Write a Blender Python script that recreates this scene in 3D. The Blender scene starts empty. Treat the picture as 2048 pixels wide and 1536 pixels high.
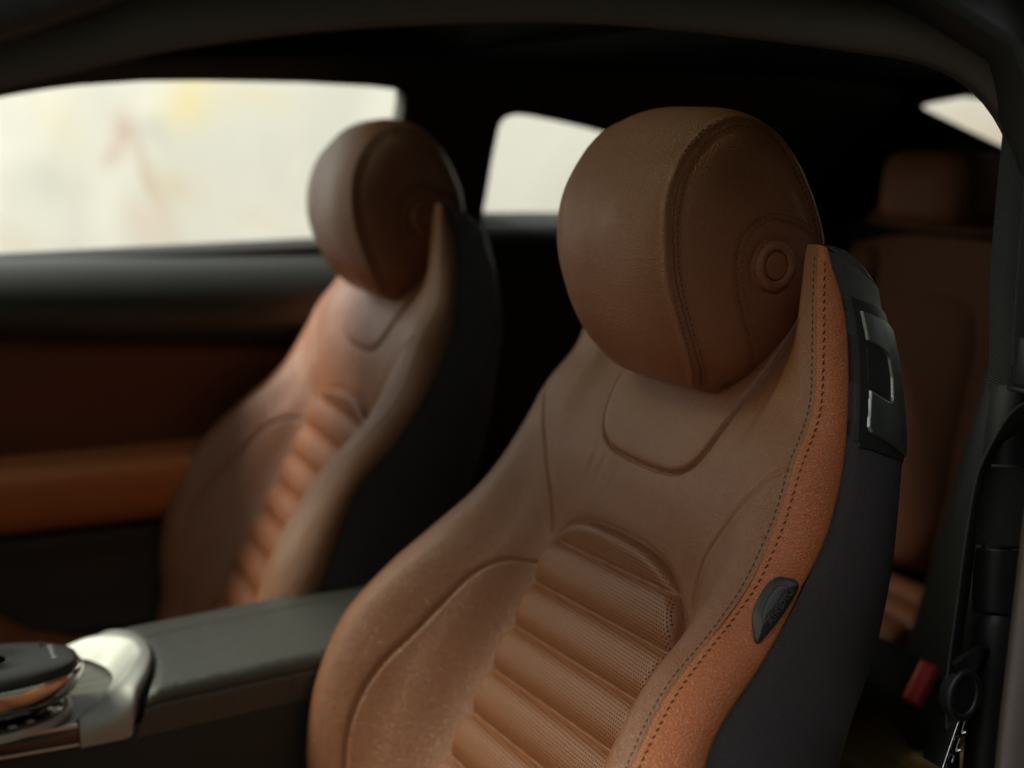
import bpy, bmesh, math, random
import numpy as np
from mathutils import Vector, Matrix
SC=bpy.context.scene; COL=SC.collection
# ------------------------------------------------------------------ camera
cam=bpy.data.cameras.new('camera'); camo=bpy.data.objects.new('camera',cam); COL.objects.link(camo)
camo.location=(-.624,-.987,1.14)
camo.rotation_euler=(math.radians(80),0,math.radians(-25))
cam.sensor_width=36; cam.lens=2770/2048*36
cam.clip_start=.05; cam.clip_end=500
cam.dof.use_dof=True; cam.dof.focus_distance=1.03; cam.dof.aperture_fstop=3.2; cam.dof.aperture_blades=9
SC.camera=camo
# ------------------------------------------------------------------ sky and sun
SUN_EL,SUN_AZ=43,300          # azimuth measured as the sky texture's sun_rotation
w=bpy.data.worlds.new('World'); SC.world=w; w.use_nodes=True
nt=w.node_tree; bg=nt.nodes['Background']; sky=nt.nodes.new('ShaderNodeTexSky'); sky.sky_type='NISHITA'; sky.sun_disc=False
sky.sun_elevation=math.radians(SUN_EL); sky.sun_rotation=math.radians(SUN_AZ); sky.air_density=1.0; sky.dust_density=1.0; sky.ozone_density=.6
hs=nt.nodes.new('ShaderNodeHueSaturation'); hs.inputs['Saturation'].default_value=.35
mx=nt.nodes.new('ShaderNodeMix'); mx.data_type='RGBA'; mx.blend_type='MULTIPLY'; mx.inputs[0].default_value=1; mx.inputs[7].default_value=(1.0,.955,.85,1)
nt.links.new(sky.outputs[0],hs.inputs['Color']); nt.links.new(hs.outputs[0],mx.inputs[6]); nt.links.new(mx.outputs[2],bg.inputs[0]); bg.inputs[1].default_value=.15
sl=bpy.data.lights.new('sun','SUN'); so=bpy.data.objects.new('sun',sl); COL.objects.link(so)
sl.energy=3.4; sl.angle=math.radians(20); sl.color=(1,.94,.84)
az=math.radians(SUN_AZ); el=math.radians(SUN_EL)
sdir=Vector((math.sin(az)*math.cos(el),math.cos(az)*math.cos(el),math.sin(el)))   # towards the sun
so.rotation_euler=sdir.to_track_quat('Z','Y').to_euler()
SC.view_settings.view_transform='Standard'; SC.view_settings.look='None'; SC.view_settings.gamma=1; SC.view_settings.exposure=1.18
SC.render.engine='CYCLES'; SC.cycles.max_bounces=7; SC.cycles.diffuse_bounces=4; SC.cycles.glossy_bounces=4; SC.cycles.transparent_max_bounces=10
# ------------------------------------------------------------------ materials
class NB:
    def __init__(s,name):
        s.m=bpy.data.materials.new(name); s.m.use_nodes=True; s.t=s.m.node_tree; s.b=s.t.nodes['Principled BSDF']
    def n(s,typ,**k):
        x=s.t.nodes.new(typ)
        for a,v in k.items(): setattr(x,a,v)
        return x
    def l(s,a,b): s.t.links.new(a,b)
    def math(s,op,a,b=None,c=None):
        x=s.n('ShaderNodeMath',operation=op)
        for i,v in enumerate((a,b,c)):
            if v is None: continue
            if isinstance(v,(int,float)): x.inputs[i].default_value=v
            else: s.l(v,x.inputs[i])
        return x.outputs[0]
    def set(s,col=None,rough=None,metal=None,spec=None,coat=None):
        if col is not None: s.b.inputs['Base Color'].default_value=(*col,1)
        if rough is not None: s.b.inputs['Roughness'].default_value=rough
        if metal is not None: s.b.inputs['Metallic'].default_value=metal
        if spec is not None: s.b.inputs['Specular IOR Level'].default_value=spec
        if coat is not None: s.b.inputs['Coat Weight'].default_value=coat; s.b.inputs['Coat Roughness'].default_value=.15
def leather(name,col,rough,cell,strength,aniso=(1,1,1),perf=False,spec=.5,sheen=0.0):
    N=NB(name); N.set(col,rough,0,spec)
    uv=N.n('ShaderNodeUVMap'); mp=N.n('ShaderNodeMapping'); N.l(uv.outputs[0],mp.inputs[0]); mp.inputs['Scale'].default_value=aniso
    # slight warp so the cells are uneven
    wn=N.n('ShaderNodeTexNoise'); wn.inputs['Scale'].default_value=.35/cell; wn.inputs['Detail'].default_value=2; N.l(mp.outputs[0],wn.inputs['Vector'])
    va=N.n('ShaderNodeVectorMath',operation='MULTIPLY_ADD'); N.l(wn.outputs['Color'],va.inputs[0]); va.inputs[1].default_value=(cell*1.2,)*3; N.l(mp.outputs[0],va.inputs[2])
    vo=N.n('ShaderNodeTexVoronoi',feature='DISTANCE_TO_EDGE'); vo.inputs['Scale'].default_value=1/cell; N.l(va.outputs[0],vo.inputs['Vector'])
    v2=N.n('ShaderNodeTexVoronoi',feature='DISTANCE_TO_EDGE'); v2.inputs['Scale'].default_value=2.3/cell; N.l(va.outputs[0],v2.inputs['Vector'])
    mr=N.n('ShaderNodeMapRange'); mr.interpolation_type='SMOOTHSTEP'; mr.inputs['From Min'].default_value=0; mr.inputs['From Max'].default_value=.28; N.l(vo.outputs['Distance'],mr.inputs['Value'])
    big=N.n('ShaderNodeTexNoise'); big.inputs['Scale'].default_value=60; big.inputs['Detail'].default_value=3; N.l(uv.outputs[0],big.inputs['Vector'])
    h=N.math('ADD',mr.outputs[0],N.math('MULTIPLY',v2.outputs['Distance'],.5)); h=N.math('ADD',h,N.math('MULTIPLY',big.outputs['Fac'],.8))
    bp=N.n('ShaderNodeBump'); bp.inputs['Strength'].default_value=1; bp.inputs['Distance'].default_value=strength; 
    # colour: creases slightly darker, large uneven dye tone
    hue=N.n('ShaderNodeTexNoise'); hue.inputs['Scale'].default_value=9; hue.inputs['Detail'].default_value=4; N.l(uv.outputs[0],hue.inputs['Vector'])
    cr=N.n('ShaderNodeMix',data_type='RGBA'); cr.inputs[6].default_value=(*[c*.93 for c in col],1); cr.inputs[7].default_value=(*[min(1,c*1.07) for c in col],1); N.l(hue.outputs['Fac'],cr.inputs[0])
    c2=N.n('ShaderNodeMix',data_type='RGBA',blend_type='MULTIPLY'); N.l(cr.outputs[2],c2.inputs[6]); c2.inputs[7].default_value=(.72,.66,.64,1)
    crease=N.n('ShaderNodeMapRange'); crease.inputs['From Min'].default_value=0; crease.inputs['From Max'].default_value=.12; crease.inputs['To Min'].default_value=.75; crease.inputs['To Max'].default_value=0; N.l(vo.outputs['Distance'],crease.inputs['Value'])
    N.l(crease.outputs[0],c2.inputs[0]); colout=c2.outputs[2]
    if perf:
        sx=N.n('ShaderNodeSeparateXYZ'); N.l(uv.outputs[0],sx.inputs[0])
        px,py=.0034,.0029
        def lat(ox,oy):
            a=N.math('SUBTRACT',N.math('FRACT',N.math('ADD',N.math('DIVIDE',sx.outputs[0],px),ox)),.5)
            b=N.math('SUBTRACT',N.math('FRACT',N.math('ADD',N.math('DIVIDE',sx.outputs[1],py*2),oy)),.5)
            a=N.math('MULTIPLY',a,px); b=N.math('MULTIPLY',b,py*2)
            return N.math('SQRT',N.math('ADD',N.math('MULTIPLY',a,a),N.math('MULTIPLY',b,b)))
        d=N.math('MINIMUM',lat(0,0),lat(.5,.5))
        ms=N.n('ShaderNodeMapRange'); ms.interpolation_type='SMOOTHSTEP'; ms.inputs['From Min'].default_value=.0005; ms.inputs['From Max'].default_value=.00085; N.l(d,ms.inputs['Value'])
        # holes stop short of the panel's edges and the flute seams (vertex attribute)
        at=N.n('ShaderNodeAttribute',attribute_name='perf'); 
        k=N.math('SUBTRACT',1,N.math('MULTIPLY',N.math('SUBTRACT',1,ms.outputs[0]),at.outputs['Fac']))
        c3=N.n('ShaderNodeMix',data_type='RGBA'); c3.inputs[6].default_value=(.004,.003,.002,1); N.l(colout,c3.inputs[7]); N.l(k,c3.inputs[0]); colout=c3.outputs[2]
        h=N.math('ADD',h,N.math('MULTIPLY',k,1.0))
        N.l(N.math('MULTIPLY',k,spec),N.b.inputs['Specular IOR Level'])
    N.l(h,bp.inputs['Height']); N.l(bp.outputs[0],N.b.inputs['Normal']); N.l(colout,N.b.inputs['Base Color'])
    rr=N.n('ShaderNodeMapRange'); rr.inputs['To Min'].default_value=rough-.05; rr.inputs['To Max'].default_value=rough+.07; N.l(big.outputs['Fac'],rr.inputs['Value']); N.l(rr.outputs[0],N.b.inputs['Roughness'])
    return N.m
def plain(name,col,rough,metal=0,spec=.5,noise=0,nscale=300,coat=None,coords='Object'):
    N=NB(name); N.set(col,rough,metal,spec,coat)
    tc=N.n('ShaderNodeTexCoord'); nz=N.n('ShaderNodeTexNoise'); nz.inputs['Scale'].default_value=nscale; nz.inputs['Detail'].default_value=4; N.l(tc.outputs[coords],nz.inputs['Vector'])
    mr=N.n('ShaderNodeMapRange'); mr.inputs['To Min'].default_value=max(.02,rough-.06); mr.inputs['To Max'].default_value=rough+.08; N.l(nz.outputs['Fac'],mr.inputs['Value']); N.l(mr.outputs[0],N.b.inputs['Roughness'])
    if noise:
        bp=N.n('ShaderNodeBump'); bp.inputs['Distance'].default_value=noise; N.l(nz.outputs['Fac'],bp.inputs['Height']); N.l(bp.outputs[0],N.b.inputs['Normal'])
    return N.m
TAN=(.235,.083,.033)
M={}
M['front']=leather('tan_leather',TAN,.41,.0017,.00022,spec=.62)
M['perf']=leather('perforated_tan_leather',TAN,.42,.0016,.00012,perf=True,spec=.5)
M['side']=leather('grained_lit_tan_leather',(.42,.116,.036),.44,.0021,.00032,aniso=(.62,1.25,1))  # same leather as the front, colour lifted to carry the side light
M['head']=leather('headrest_tan_leather',(.275,.084,.030),.36,.0017,.0003,spec=.7)
M['armrest']=leather('armrest_tan_leather',(.52,.19,.075),.45,.0017,.0002)
M['black_leather']=leather('black_grained_leather',(.050,.043,.046),.46,.0019,.00026,aniso=(1.5,.8,1))
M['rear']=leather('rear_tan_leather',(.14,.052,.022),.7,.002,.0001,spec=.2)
M['console_leather']=leather('console_black_leather',(.045,.047,.042),.37,.0016,.0002,spec=.8)
M['plastic']=plain('black_plastic',(.018,.017,.018),.42,noise=.00006,nscale=1800)
M['plastic_soft']=plain('soft_black_plastic',(.014,.0145,.0135),.5,noise=.00005,nscale=1200)
M['dash_skin']=plain('dark_moulded_skin',(.030,.033,.030),.45,noise=.00005,nscale=900,spec=.5)
M['trimbrown']=plain('brown_door_leather',(.12,.030,.013),.6,noise=.0001,nscale=500)
M['seal']=plain('rubber_seal',(.062,.043,.036),.55,noise=.0002,nscale=260)
M['headliner']=plain('headliner_cloth',(.006,.006,.006),.95,noise=.0002,nscale=900,spec=.1)
M['carpet']=plain('tan_carpet',(.22,.14,.07),.95,noise=.001,nscale=600,spec=.1)
M['gloss']=plain('gloss_black',(.006,.006,.006),.08,coat=1)
M['dark_chrome']=plain('dark_satin_metal',(.36,.38,.35),.36,metal=1,nscale=90)
M['chrome']=plain('chrome',(.75,.75,.74),.10,metal=1)
M['satin']=plain('satin_silver',(.46,.46,.455),.62,metal=1,nscale=60)
M['bronze']=plain('satin_edge_strip',(.50,.46,.42),.3,metal=1,nscale=60)
M['red']=plain('red_plastic',(.42,.015,.018),.4)
M['thread']=plain('dark_brown_thread',(.045,.018,.010),.7)
M['thread_light']=plain('brown_thread',(.16,.07,.04),.6)
M['icon']=plain('white_print',(.55,.55,.55),.5)
M['mat']=plain('ribbed_tan_mat',(.42,.27,.13),.9,noise=.0006,nscale=500,spec=.1)
def wood():
    N=NB('grey_open_pore_wood'); N.set((.1,.1,.1),.4)
    tc=N.n('ShaderNodeTexCoord'); mp=N.n('ShaderNodeMapping'); mp.inputs['Scale'].default_value=(14,160,10); mp.inputs['Rotation'].default_value=(0,0,.5); N.l(tc.outputs['Object'],mp.inputs[0])
    nz=N.n('ShaderNodeTexNoise'); nz.inputs['Scale'].default_value=1; nz.inputs['Detail'].default_value=5; nz.inputs['Distortion'].default_value=.6; N.l(mp.outputs[0],nz.inputs['Vector'])
    cr=N.n('ShaderNodeValToRGB'); cr.color_ramp.elements[0].position=.35; cr.color_ramp.elements[0].color=(.05,.048,.042,1); cr.color_ramp.elements[1].position=.7; cr.color_ramp.elements[1].color=(.19,.185,.165,1)
    N.l(nz.outputs['Fac'],cr.inputs[0]); N.l(cr.outputs[0],N.b.inputs['Base Color'])
    bp=N.n('ShaderNodeBump'); bp.inputs['Distance'].default_value=.0002; N.l(nz.outputs['Fac'],bp.inputs['Height']); N.l(bp.outputs[0],N.b.inputs['Normal'])
    return N.m
M['wood']=wood()
def twill(name,col,sc):
    N=NB(name); N.set(col,.75,0,.35)
    uv=N.n('ShaderNodeUVMap'); sx=N.n('ShaderNodeSeparateXYZ'); N.l(uv.outputs[0],sx.inputs[0])
    a=N.math('ADD',N.math('MULTIPLY',sx.outputs[0],.55),sx.outputs[1])
    wv=N.math('SINE',N.math('MULTIPLY',a,2*math.pi/sc)); wx=N.math('SINE',N.math('MULTIPLY',sx.outputs[0],2*math.pi/(sc*1.3)))
    h=N.math('ADD',wv,N.math('MULTIPLY',wx,.35))
    bp=N.n('ShaderNodeBump'); bp.inputs['Distance'].default_value=.00018; N.l(h,bp.inputs['Height']); N.l(bp.outputs[0],N.b.inputs['Normal'])
    mr=N.n('ShaderNodeMapRange'); mr.inputs['From Min'].default_value=-1.3; mr.inputs['From Max'].default_value=1.3; N.l(h,mr.inputs['Value'])
    c=N.n('ShaderNodeMix',data_type='RGBA'); c.inputs[6].default_value=(*[v*.75 for v in col],1); c.inputs[7].default_value=(*[v*1.15 for v in col],1); N.l(mr.outputs[0],c.inputs[0]); N.l(c.outputs[2],N.b.inputs['Base Color'])
    return N.m
M['webbing']=twill('belt_webbing',(.034,.034,.032),.0021)
M['twill']=twill('twill_trim_cloth',(.035,.034,.032),.0023)
def glassm(name='window_glass',tint=(.93,.95,.92)):
    N=NB(name); N.t.nodes.remove(N.b)
    tr=N.n('ShaderNodeBsdfTransparent'); tr.inputs[0].default_value=(*tint,1); gl=N.n('ShaderNodeBsdfGlossy'); gl.inputs['Roughness'].default_value=.02
    lw=N.n('ShaderNodeLayerWeight'); lw.inputs[0].default_value=.5; f5=N.math('MULTIPLY_ADD',N.math('POWER',lw.outputs['Facing'],5.0),.95,.045); mxs=N.n('ShaderNodeMixShader'); N.l(f5,mxs.inputs[0]); N.l(tr.outputs[0],mxs.inputs[1]); N.l(gl.outputs[0],mxs.inputs[2]); N.l(mxs.outputs[0],N.t.nodes['Material Output'].inputs[0])
    return N.m
M['glass']=glassm(); M['screen_glass']=glassm('tinted_windscreen_glass',(.40,.43,.37)); M['added_roof_glass']=glassm('tinted_added_roof_glass',(.06,.07,.05))  # roof pane is added for top light; windscreen tint deepened to dim front light
def wallm():
    N=NB('cream_veined_stone'); N.set((.7,.68,.56),.7)
    tc=N.n('ShaderNodeTexCoord'); nz=N.n('ShaderNodeTexNoise'); nz.inputs['Scale'].default_value=1.1; nz.inputs['Detail'].default_value=7; nz.inputs['Distortion'].default_value=1.4; N.l(tc.outputs['Object'],nz.inputs['Vector'])
    cr=N.n('ShaderNodeValToRGB'); e=cr.color_ramp.elements; e[0].position=.30; e[0].color=(.53,.53,.485,1); e[1].position=.72; e[1].color=(.66,.655,.595,1)
    N.l(nz.outputs['Fac'],cr.inputs[0]); col=cr.outputs[0]
    nw=N.n('ShaderNodeTexNoise'); nw.inputs['Scale'].default_value=2.3; nw.inputs['Detail'].default_value=6; N.l(tc.outputs['Object'],nw.inputs['Vector'])
    # weather stains with fixed places on the stone: (x, z, radius x, radius z, lean, colour, strength)
    geo=N.n('ShaderNodeSeparateXYZ'); N.l(tc.outputs['Object'],geo.inputs[0])
    ws=N.n('ShaderNodeSeparateColor'); N.l(nw.outputs['Color'],ws.inputs[0])
    X=N.math('ADD',geo.outputs[0],N.math('MULTIPLY',N.math('SUBTRACT',ws.outputs[0],.5),.35)); Z=N.math('ADD',geo.outputs[2],N.math('MULTIPLY',N.math('SUBTRACT',ws.outputs[1],.5),.35))
    for (x,z,rx,rz,lean,c,stg) in WALL_STAINS:
        dx=N.math('SUBTRACT',X,x); dz=N.math('SUBTRACT',Z,z); dx=N.math('ADD',dx,N.math('MULTIPLY',dz,lean))
        a=N.math('DIVIDE',dx,rx); b=N.math('DIVIDE',dz,rz); d=N.math('ADD',N.math('MULTIPLY',a,a),N.math('MULTIPLY',b,b))
        g=N.math('MULTIPLY',N.math('EXPONENT',N.math('MULTIPLY',d,-1.0)),stg)
        m=N.n('ShaderNodeMix',data_type='RGBA'); N.l(g,m.inputs[0]); N.l(col,m.inputs[6]); m.inputs[7].default_value=(*c,1); col=m.outputs[2]
    N.l(col,N.b.inputs['Base Color']); return N.m
# ------------------------------------------------------------------ mesh helpers
def tag(o,label=None,cat=None,group=None,kind=None):
    for k,v in(('label',label),('category',cat),('group',group),('kind',kind)):
        if v: o[k]=v
    return o
def empty(name,loc,label,cat,group=None):
    o=bpy.data.objects.new(name,None); COL.objects.link(o); o.location=loc; o.empty_display_size=.05
    return tag(o,label,cat,group)
def mk(name,V,Fc,mat,parent=None,uv=None,org=(0,0,0),smooth=True,nrm=None,attr=None):
    V=np.asarray(V,float).reshape(-1,3)-np.asarray(org,float)
    me=bpy.data.meshes.new(name)
    if isinstance(Fc,np.ndarray) and Fc.ndim==2:
        k=Fc.shape[1]; me.vertices.add(len(V)); me.vertices.foreach_set('co',V.astype(np.float32).ravel())
        me.loops.add(Fc.size); me.loops.foreach_set('vertex_index',Fc.astype(np.int32).ravel())
        me.polygons.add(len(Fc)); me.polygons.foreach_set('loop_start',np.arange(0,Fc.size,k,dtype=np.int32)); me.polygons.foreach_set('loop_total',np.full(len(Fc),k,dtype=np.int32))
        me.update(calc_edges=True)
    else:
        me.from_pydata(V.tolist(),[],[list(map(int,f)) for f in Fc]); me.update()
    if smooth: me.polygons.foreach_set('use_smooth',np.ones(len(me.polygons),bool))
    if uv is not None:
        ul=me.uv_layers.new(name='UVMap'); li=np.zeros(len(me.loops),np.int32); me.loops.foreach_get('vertex_index',li)
        ul.data.foreach_set('uv',np.asarray(uv,np.float32).reshape(-1,2)[li].ravel())
    if attr is not None:
        a=me.attributes.new('perf','FLOAT','POINT'); a.data.foreach_set('value',np.asarray(attr,np.float32).ravel())
    if nrm is not None:
        me.normals_split_custom_set_from_vertices(np.asarray(nrm,float).reshape(-1,3).tolist())
    me.materials.append(mat)
    o=bpy.data.objects.new(name,me); COL.objects.link(o)
    if parent is not None: o.parent=parent
    return o
def gridF(ni,nj,wi=False,wj=False):
    i=np.arange(ni if wi else ni-1); j=np.arange(nj if wj else nj-1); I,J=np.meshgrid(i,j,indexing='ij'); I2=(I+1)%ni; J2=(J+1)%nj
    return np.stack([I*nj+J,I2*nj+J,I2*nj+J2,I*nj+J2],-1).reshape(-1,4)
def vnorm(V,Fc):
    a,b,c,d=[V[Fc[:,k]] for k in range(4)]; n=np.cross(c-a,d-b); N=np.zeros_like(V)
    for k in range(4):
        for q in range(3): N[:,q]+=np.bincount(Fc[:,k],n[:,q],len(V))
    return N/np.maximum(np.linalg.norm(N,axis=1,keepdims=True),1e-12)
def orient(V,Fc,out):
    """flip winding so the mean normal looks along out (vector) or away from out (point, tuple of ('p',x,y,z))"""
    a,b,c,d=[V[Fc[:,k]] for k in range(4)]; n=np.cross(c-a,d-b)
    if out[0]=='p': ref=(a+c)/2-np.array(out[1:]); s=(n*ref).sum()
    else: s=(n@np.array(out)).sum()
    return Fc if s>0 else Fc[:,::-1].copy()
def subset(V,Fc,mask,UV=None,N=None,A=None):
    F2=Fc[mask]; u,inv=np.unique(F2,return_inverse=True); return V[u],inv.reshape(F2.shape),None if UV is None else UV[u],None if N is None else N[u],None if A is None else A[u]
def pdist(P,L,closed=False):
    """distance of points P[...,k] to polyline L[m,k]"""
    L=np.asarray(L,float); 
    if closed: L=np.vstack([L,L[:1]])
    sh=P.shape[:-1]; Q=P.reshape(-1,P.shape[-1]); best=np.full(len(Q),1e9)
    for a,b in zip(L[:-1],L[1:]):
        ab=b-a; t=np.clip(((Q-a)@ab)/max(ab@ab,1e-12),0,1); d=np.linalg.norm(Q-a-t[:,None]*ab,axis=1); best=np.minimum(best,d)
    return best.reshape(sh)
def inpoly(x,y,poly):
    poly=np.asarray(poly,float); ins=np.zeros(np.shape(x),bool); n=len(poly)
    for i in range(n):
        x1,y1=poly[i]; x2,y2=poly[(i+1)%n]
        if y1==y2: continue
        c=((y1>y)!=(y2>y))&(x<(x2-x1)*(y-y1)/(y2-y1)+x1); ins^=c
    return ins
def cr(P,n,closed=False):
    """Catmull-Rom resample to n points, even spacing"""
    P=np.asarray(P,float); m=len(P); out=[]
    seg=m if closed else m-1
    for i in range(seg):
        p0,p1,p2,p3=(P[(i-1)%m],P[i],P[(i+1)%m],P[(i+2)%m]) if closed else (P[max(i-1,0)],P[i],P[i+1],P[min(i+2,m-1)])
        for t in np.linspace(0,1,16,endpoint=False): out.append(.5*((2*p1)+(-p0+p2)*t+(2*p0-5*p1+4*p2-p3)*t*t+(-p0+3*p1-3*p2+p3)*t**3))
    out.append(P[0] if closed else P[-1]); out=np.array(out); d=np.r_[0,np.cumsum(np.linalg.norm(np.diff(out,axis=0),axis=1))]
    t=np.linspace(0,d[-1],n+1)[:-1] if closed else np.linspace(0,d[-1],n)
    return np.stack([np.interp(t,d,out[:,k]) for k in range(out.shape[1])],1)
def frames(P,up=(0,0,1)):
    T=np.gradient(P,axis=0); T/=np.linalg.norm(T,axis=1,keepdims=True); up=np.array(up,float)
    S=np.cross(T,up); S/=np.maximum(np.linalg.norm(S,axis=1,keepdims=True),1e-9); N=np.cross(S,T); return T,S,N
def sweep(name,P,prof,mat,parent=None,up=(0,0,1),org=(0,0,0),closed_prof=True,caps=True,smooth=True,scale=None):
    P=np.asarray(P,float); T,S,N=frames(P,up); prof=np.asarray(prof,float); n,m=len(P),len(prof)
    sc=np.ones(n) if scale is None else np.asarray(scale)
    V=P[:,None,:]+(S[:,None,:]*prof[None,:,0:1]+N[:,None,:]*prof[None,:,1:2])*sc[:,None,None]
    Fq=gridF(n,m,False,closed_prof); d=np.r_[0,np.cumsum(np.linalg.norm(np.diff(P,axis=0),axis=1))]; pd=np.r_[0,np.cumsum(np.linalg.norm(np.diff(prof,axis=0),axis=1))]
    uv=np.stack(np.meshgrid(d,pd,indexing='ij'),-1)[...,::-1]
    if caps and closed_prof:
        F2=[list(f) for f in Fq]+[list(range(m))[::-1],[(n-1)*m+k for k in range(m)]]
        return mk(name,V,F2,mat,parent,uv,org,smooth)
    return mk(name,V,Fq,mat,parent,uv,org,smooth)
def circ(r,n=12,rx=None): 
    a=np.linspace(0,2*np.pi,n,endpoint=False); return np.stack([(rx or r)*np.cos(a),r*np.sin(a)],1)
def rrect(w,h,r,k=4):
    out=[]
    for cx,cy,a0 in((w/2-r,h/2-r,0),(-w/2+r,h/2-r,90),(-w/2+r,-h/2+r,180),(w/2-r,-h/2+r,270)):
        for i in range(k+1):
            a=math.radians(a0+90*i/k); out.append((cx+r*math.cos(a),cy+r*math.sin(a)))
    return np.array(out)
def rbox(name,size,loc,mat,parent=None,bev=.005,seg=3,rot=(0,0,0),org=(0,0,0),taper=None):
    bm=bmesh.new(); bmesh.ops.create_cube(bm,size=1)
    for v in bm.verts:
        v.co=Vector((v.co.x*size[0],v.co.y*size[1],v.co.z*size[2]))
        if taper: v.co.x*=1+taper[0]*(v.co.z/size[2]); v.co.y*=1+taper[1]*(v.co.z/size[2])
    bmesh.ops.bevel(bm,geom=bm.edges[:]+bm.verts[:],offset=bev,segments=seg,affect='EDGES',profile=.5)
    R=Matrix.Rotation(rot[2],4,'Z')@Matrix.Rotation(rot[1],4,'Y')@Matrix.Rotation(rot[0],4,'X')
    bm.transform(Matrix.Translation(Vector(loc)-Vector(org))@R)
    me=bpy.data.meshes.new(name); bm.to_mesh(me); bm.free(); me.polygons.foreach_set('use_smooth',np.ones(len(me.polygons),bool)); me.materials.append(mat)
    ul=me.uv_layers.new(name='UVMap')
    for lp in me.loops:
        c=me.vertices[lp.vertex_index].co; ul.data[lp.index].uv=(c.y+c.x*.3,c.z+c.x*.7)
    o=bpy.data.objects.new(name,me); COL.objects.link(o)
    if parent is not None: o.parent=parent
    return o
def stitches(name,P,Nn,mat,parent,org,pitch=.0052,ln=.0036,r=.00042,lift=.0001,slant=0.0):
    """thread stitches along P (m,3) lying on a surface with normals Nn"""
    P=np.asarray(P,float); d=np.r_[0,np.cumsum(np.linalg.norm(np.diff(P,axis=0),axis=1))]; cs=np.arange(pitch/2,d[-1],pitch); V=[];Fc=[]
    g=lambda t,A:np.stack([np.interp(t,d,A[:,k]) for k in range(3)],-1)
    for c in cs:
        a,b=g(c-ln/2,P),g(c+ln/2,P); n=g(c,Nn); n/=np.linalg.norm(n)+1e-9; t=b-a; t/=np.linalg.norm(t)+1e-9; s=np.cross(t,n); L=len(V)
        t2=t+s*slant; t2/=np.linalg.norm(t2); s=np.cross(t2,n); m=(a+b)/2
        for q,rr,hh in((-1,.25,-.6),(-.55,.9,.35),(0,1,.7),(.55,.9,.35),(1,.25,-.6)):
            cc=m+t2*q*ln/2+n*(lift+r*hh)
            for k in range(6):
                an=k*math.pi/3; V.append(cc+(s*math.cos(an)+n*math.sin(an))*r*rr)
        for i in range(4):
            for k in range(6): Fc.append((L+i*6+k,L+i*6+(k+1)%6,L+i*6+6+(k+1)%6,L+i*6+6+k))
    return tag(mk(name,np.array(V),np.array(Fc),mat,parent,None,org),kind='stuff')
def plate(name,surf,ar,br,poly,th,mat,parent,org,na=160,nb=160,edge=.0015,out=None,inner=None,uvk=None):
    """raised plate whose outline is a polygon in the (a,b) parameters of a surface; built on a fine grid, rounded edge"""
    a=np.linspace(*ar,na); b=np.linspace(*br,nb); A,B=np.meshgrid(a,b,indexing='ij'); P=surf(A,B)
    Fq=orient(P.reshape(-1,3),gridF(na,nb),out); N=vnorm(P.reshape(-1,3),Fq).reshape(P.shape)
    poly=cr(poly,160,True) if len(poly)>2 else poly
    PP=surf(poly[:,0],poly[:,1]); d=pdist(P,PP,True); ins=inpoly(A,B,poly); d=np.where(ins,d,-d)
    h=th*np.sqrt(np.clip(1-(1-np.clip(d/edge,0,1))**2,0,1))
    if inner is not None: h=h+inner(A,B,d)
    h=np.where(d<0,-.0012,h); V=(P+N*h[...,None]).reshape(-1,3)
    keep=(d.reshape(-1)[Fq]>-.0011).any(1); uv=np.stack([A*(uvk or 1),B],-1).reshape(-1,2)
    V2,F2,u2,_,_=subset(V,Fq,keep,uv)
    return mk(name,V2,F2,mat,parent,u2,org)
# ------------------------------------------------------------------ seat surface tables
SA,SB=math.sin(math.radians(29.0)),math.cos(math.radians(29.0))
def toX(y,s,n):
    y,s,n=np.broadcast_arrays(y,s,n); return np.stack([SA*s-SB*n,y,SB*s+SA*n],-1)
def pch(x,xp,fp):
    xp=np.asarray(xp,float); fp=np.asarray(fp,float); h=np.diff(xp); d=np.diff(fp)/h
    m=np.zeros_like(fp); m[0]=d[0]; m[-1]=d[-1]
    ok=d[1:]*d[:-1]>0; w1=2*h[1:]+h[:-1]; w2=h[1:]+2*h[:-1]
    m[1:-1]=np.where(ok,(w1+w2)/(w1/np.where(ok,d[:-1],1)+w2/np.where(ok,d[1:],1)),0)
    x=np.clip(x,xp[0],xp[-1]); i=np.clip(np.searchsorted(xp,x)-1,0,len(h)-1); t=(x-xp[i])/h[i]
    return ((2*t**3-3*t**2+1)*fp[i]+(t**3-2*t**2+t)*h[i]*m[i]+(-2*t**3+3*t**2)*fp[i+1]+(t**3-t**2)*h[i]*m[i+1])
TS=[.15,.25,.30,.345,.418,.48,.545,.60,.65,.70,.74,.78,.82,.865,.90,.935]
TyA=[.215,.240,.254,.263,.267,.261,.241,.221,.213,.210,.206,.198,.186,.175,.169,.163]
TnA=[.44,.455,.468,.495,.519,.527,.518,.502,.482,.470,.469,.471,.465,.479,.495,.511]
Tnc=[.45,.462,.473,.498,.522,.530,.520,.503,.483,.474,.474,.475,.470,.482,.495,.508]
Tnm=[.433,.440,.447,.457,.469,.474,.472,.466,.458,.463,.470,.474,.470,.470,.472,.478]
Tnv=[.425,.428,.430,.430,.430,.430,.430,.430,.437,.457,.466,.467,.461,.452,.447,.445]
Tn0=[.425,.428,.430,.430,.430,.430,.430,.430,.434,.447,.457,.460,.456,.448,.442,.440]
TdB=[.03,.03,.03,.03,.031,.031,.030,.028,.025,.022,.019,.016,.014,.012,.009,.004]
def sm(x,T,k=0.012):
    # smoothed pchip (moving average over s)
    return sum(pch(x+o,TS,T)*w for o,w in((-k,.25),(0,.5),(k,.25)))
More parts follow.
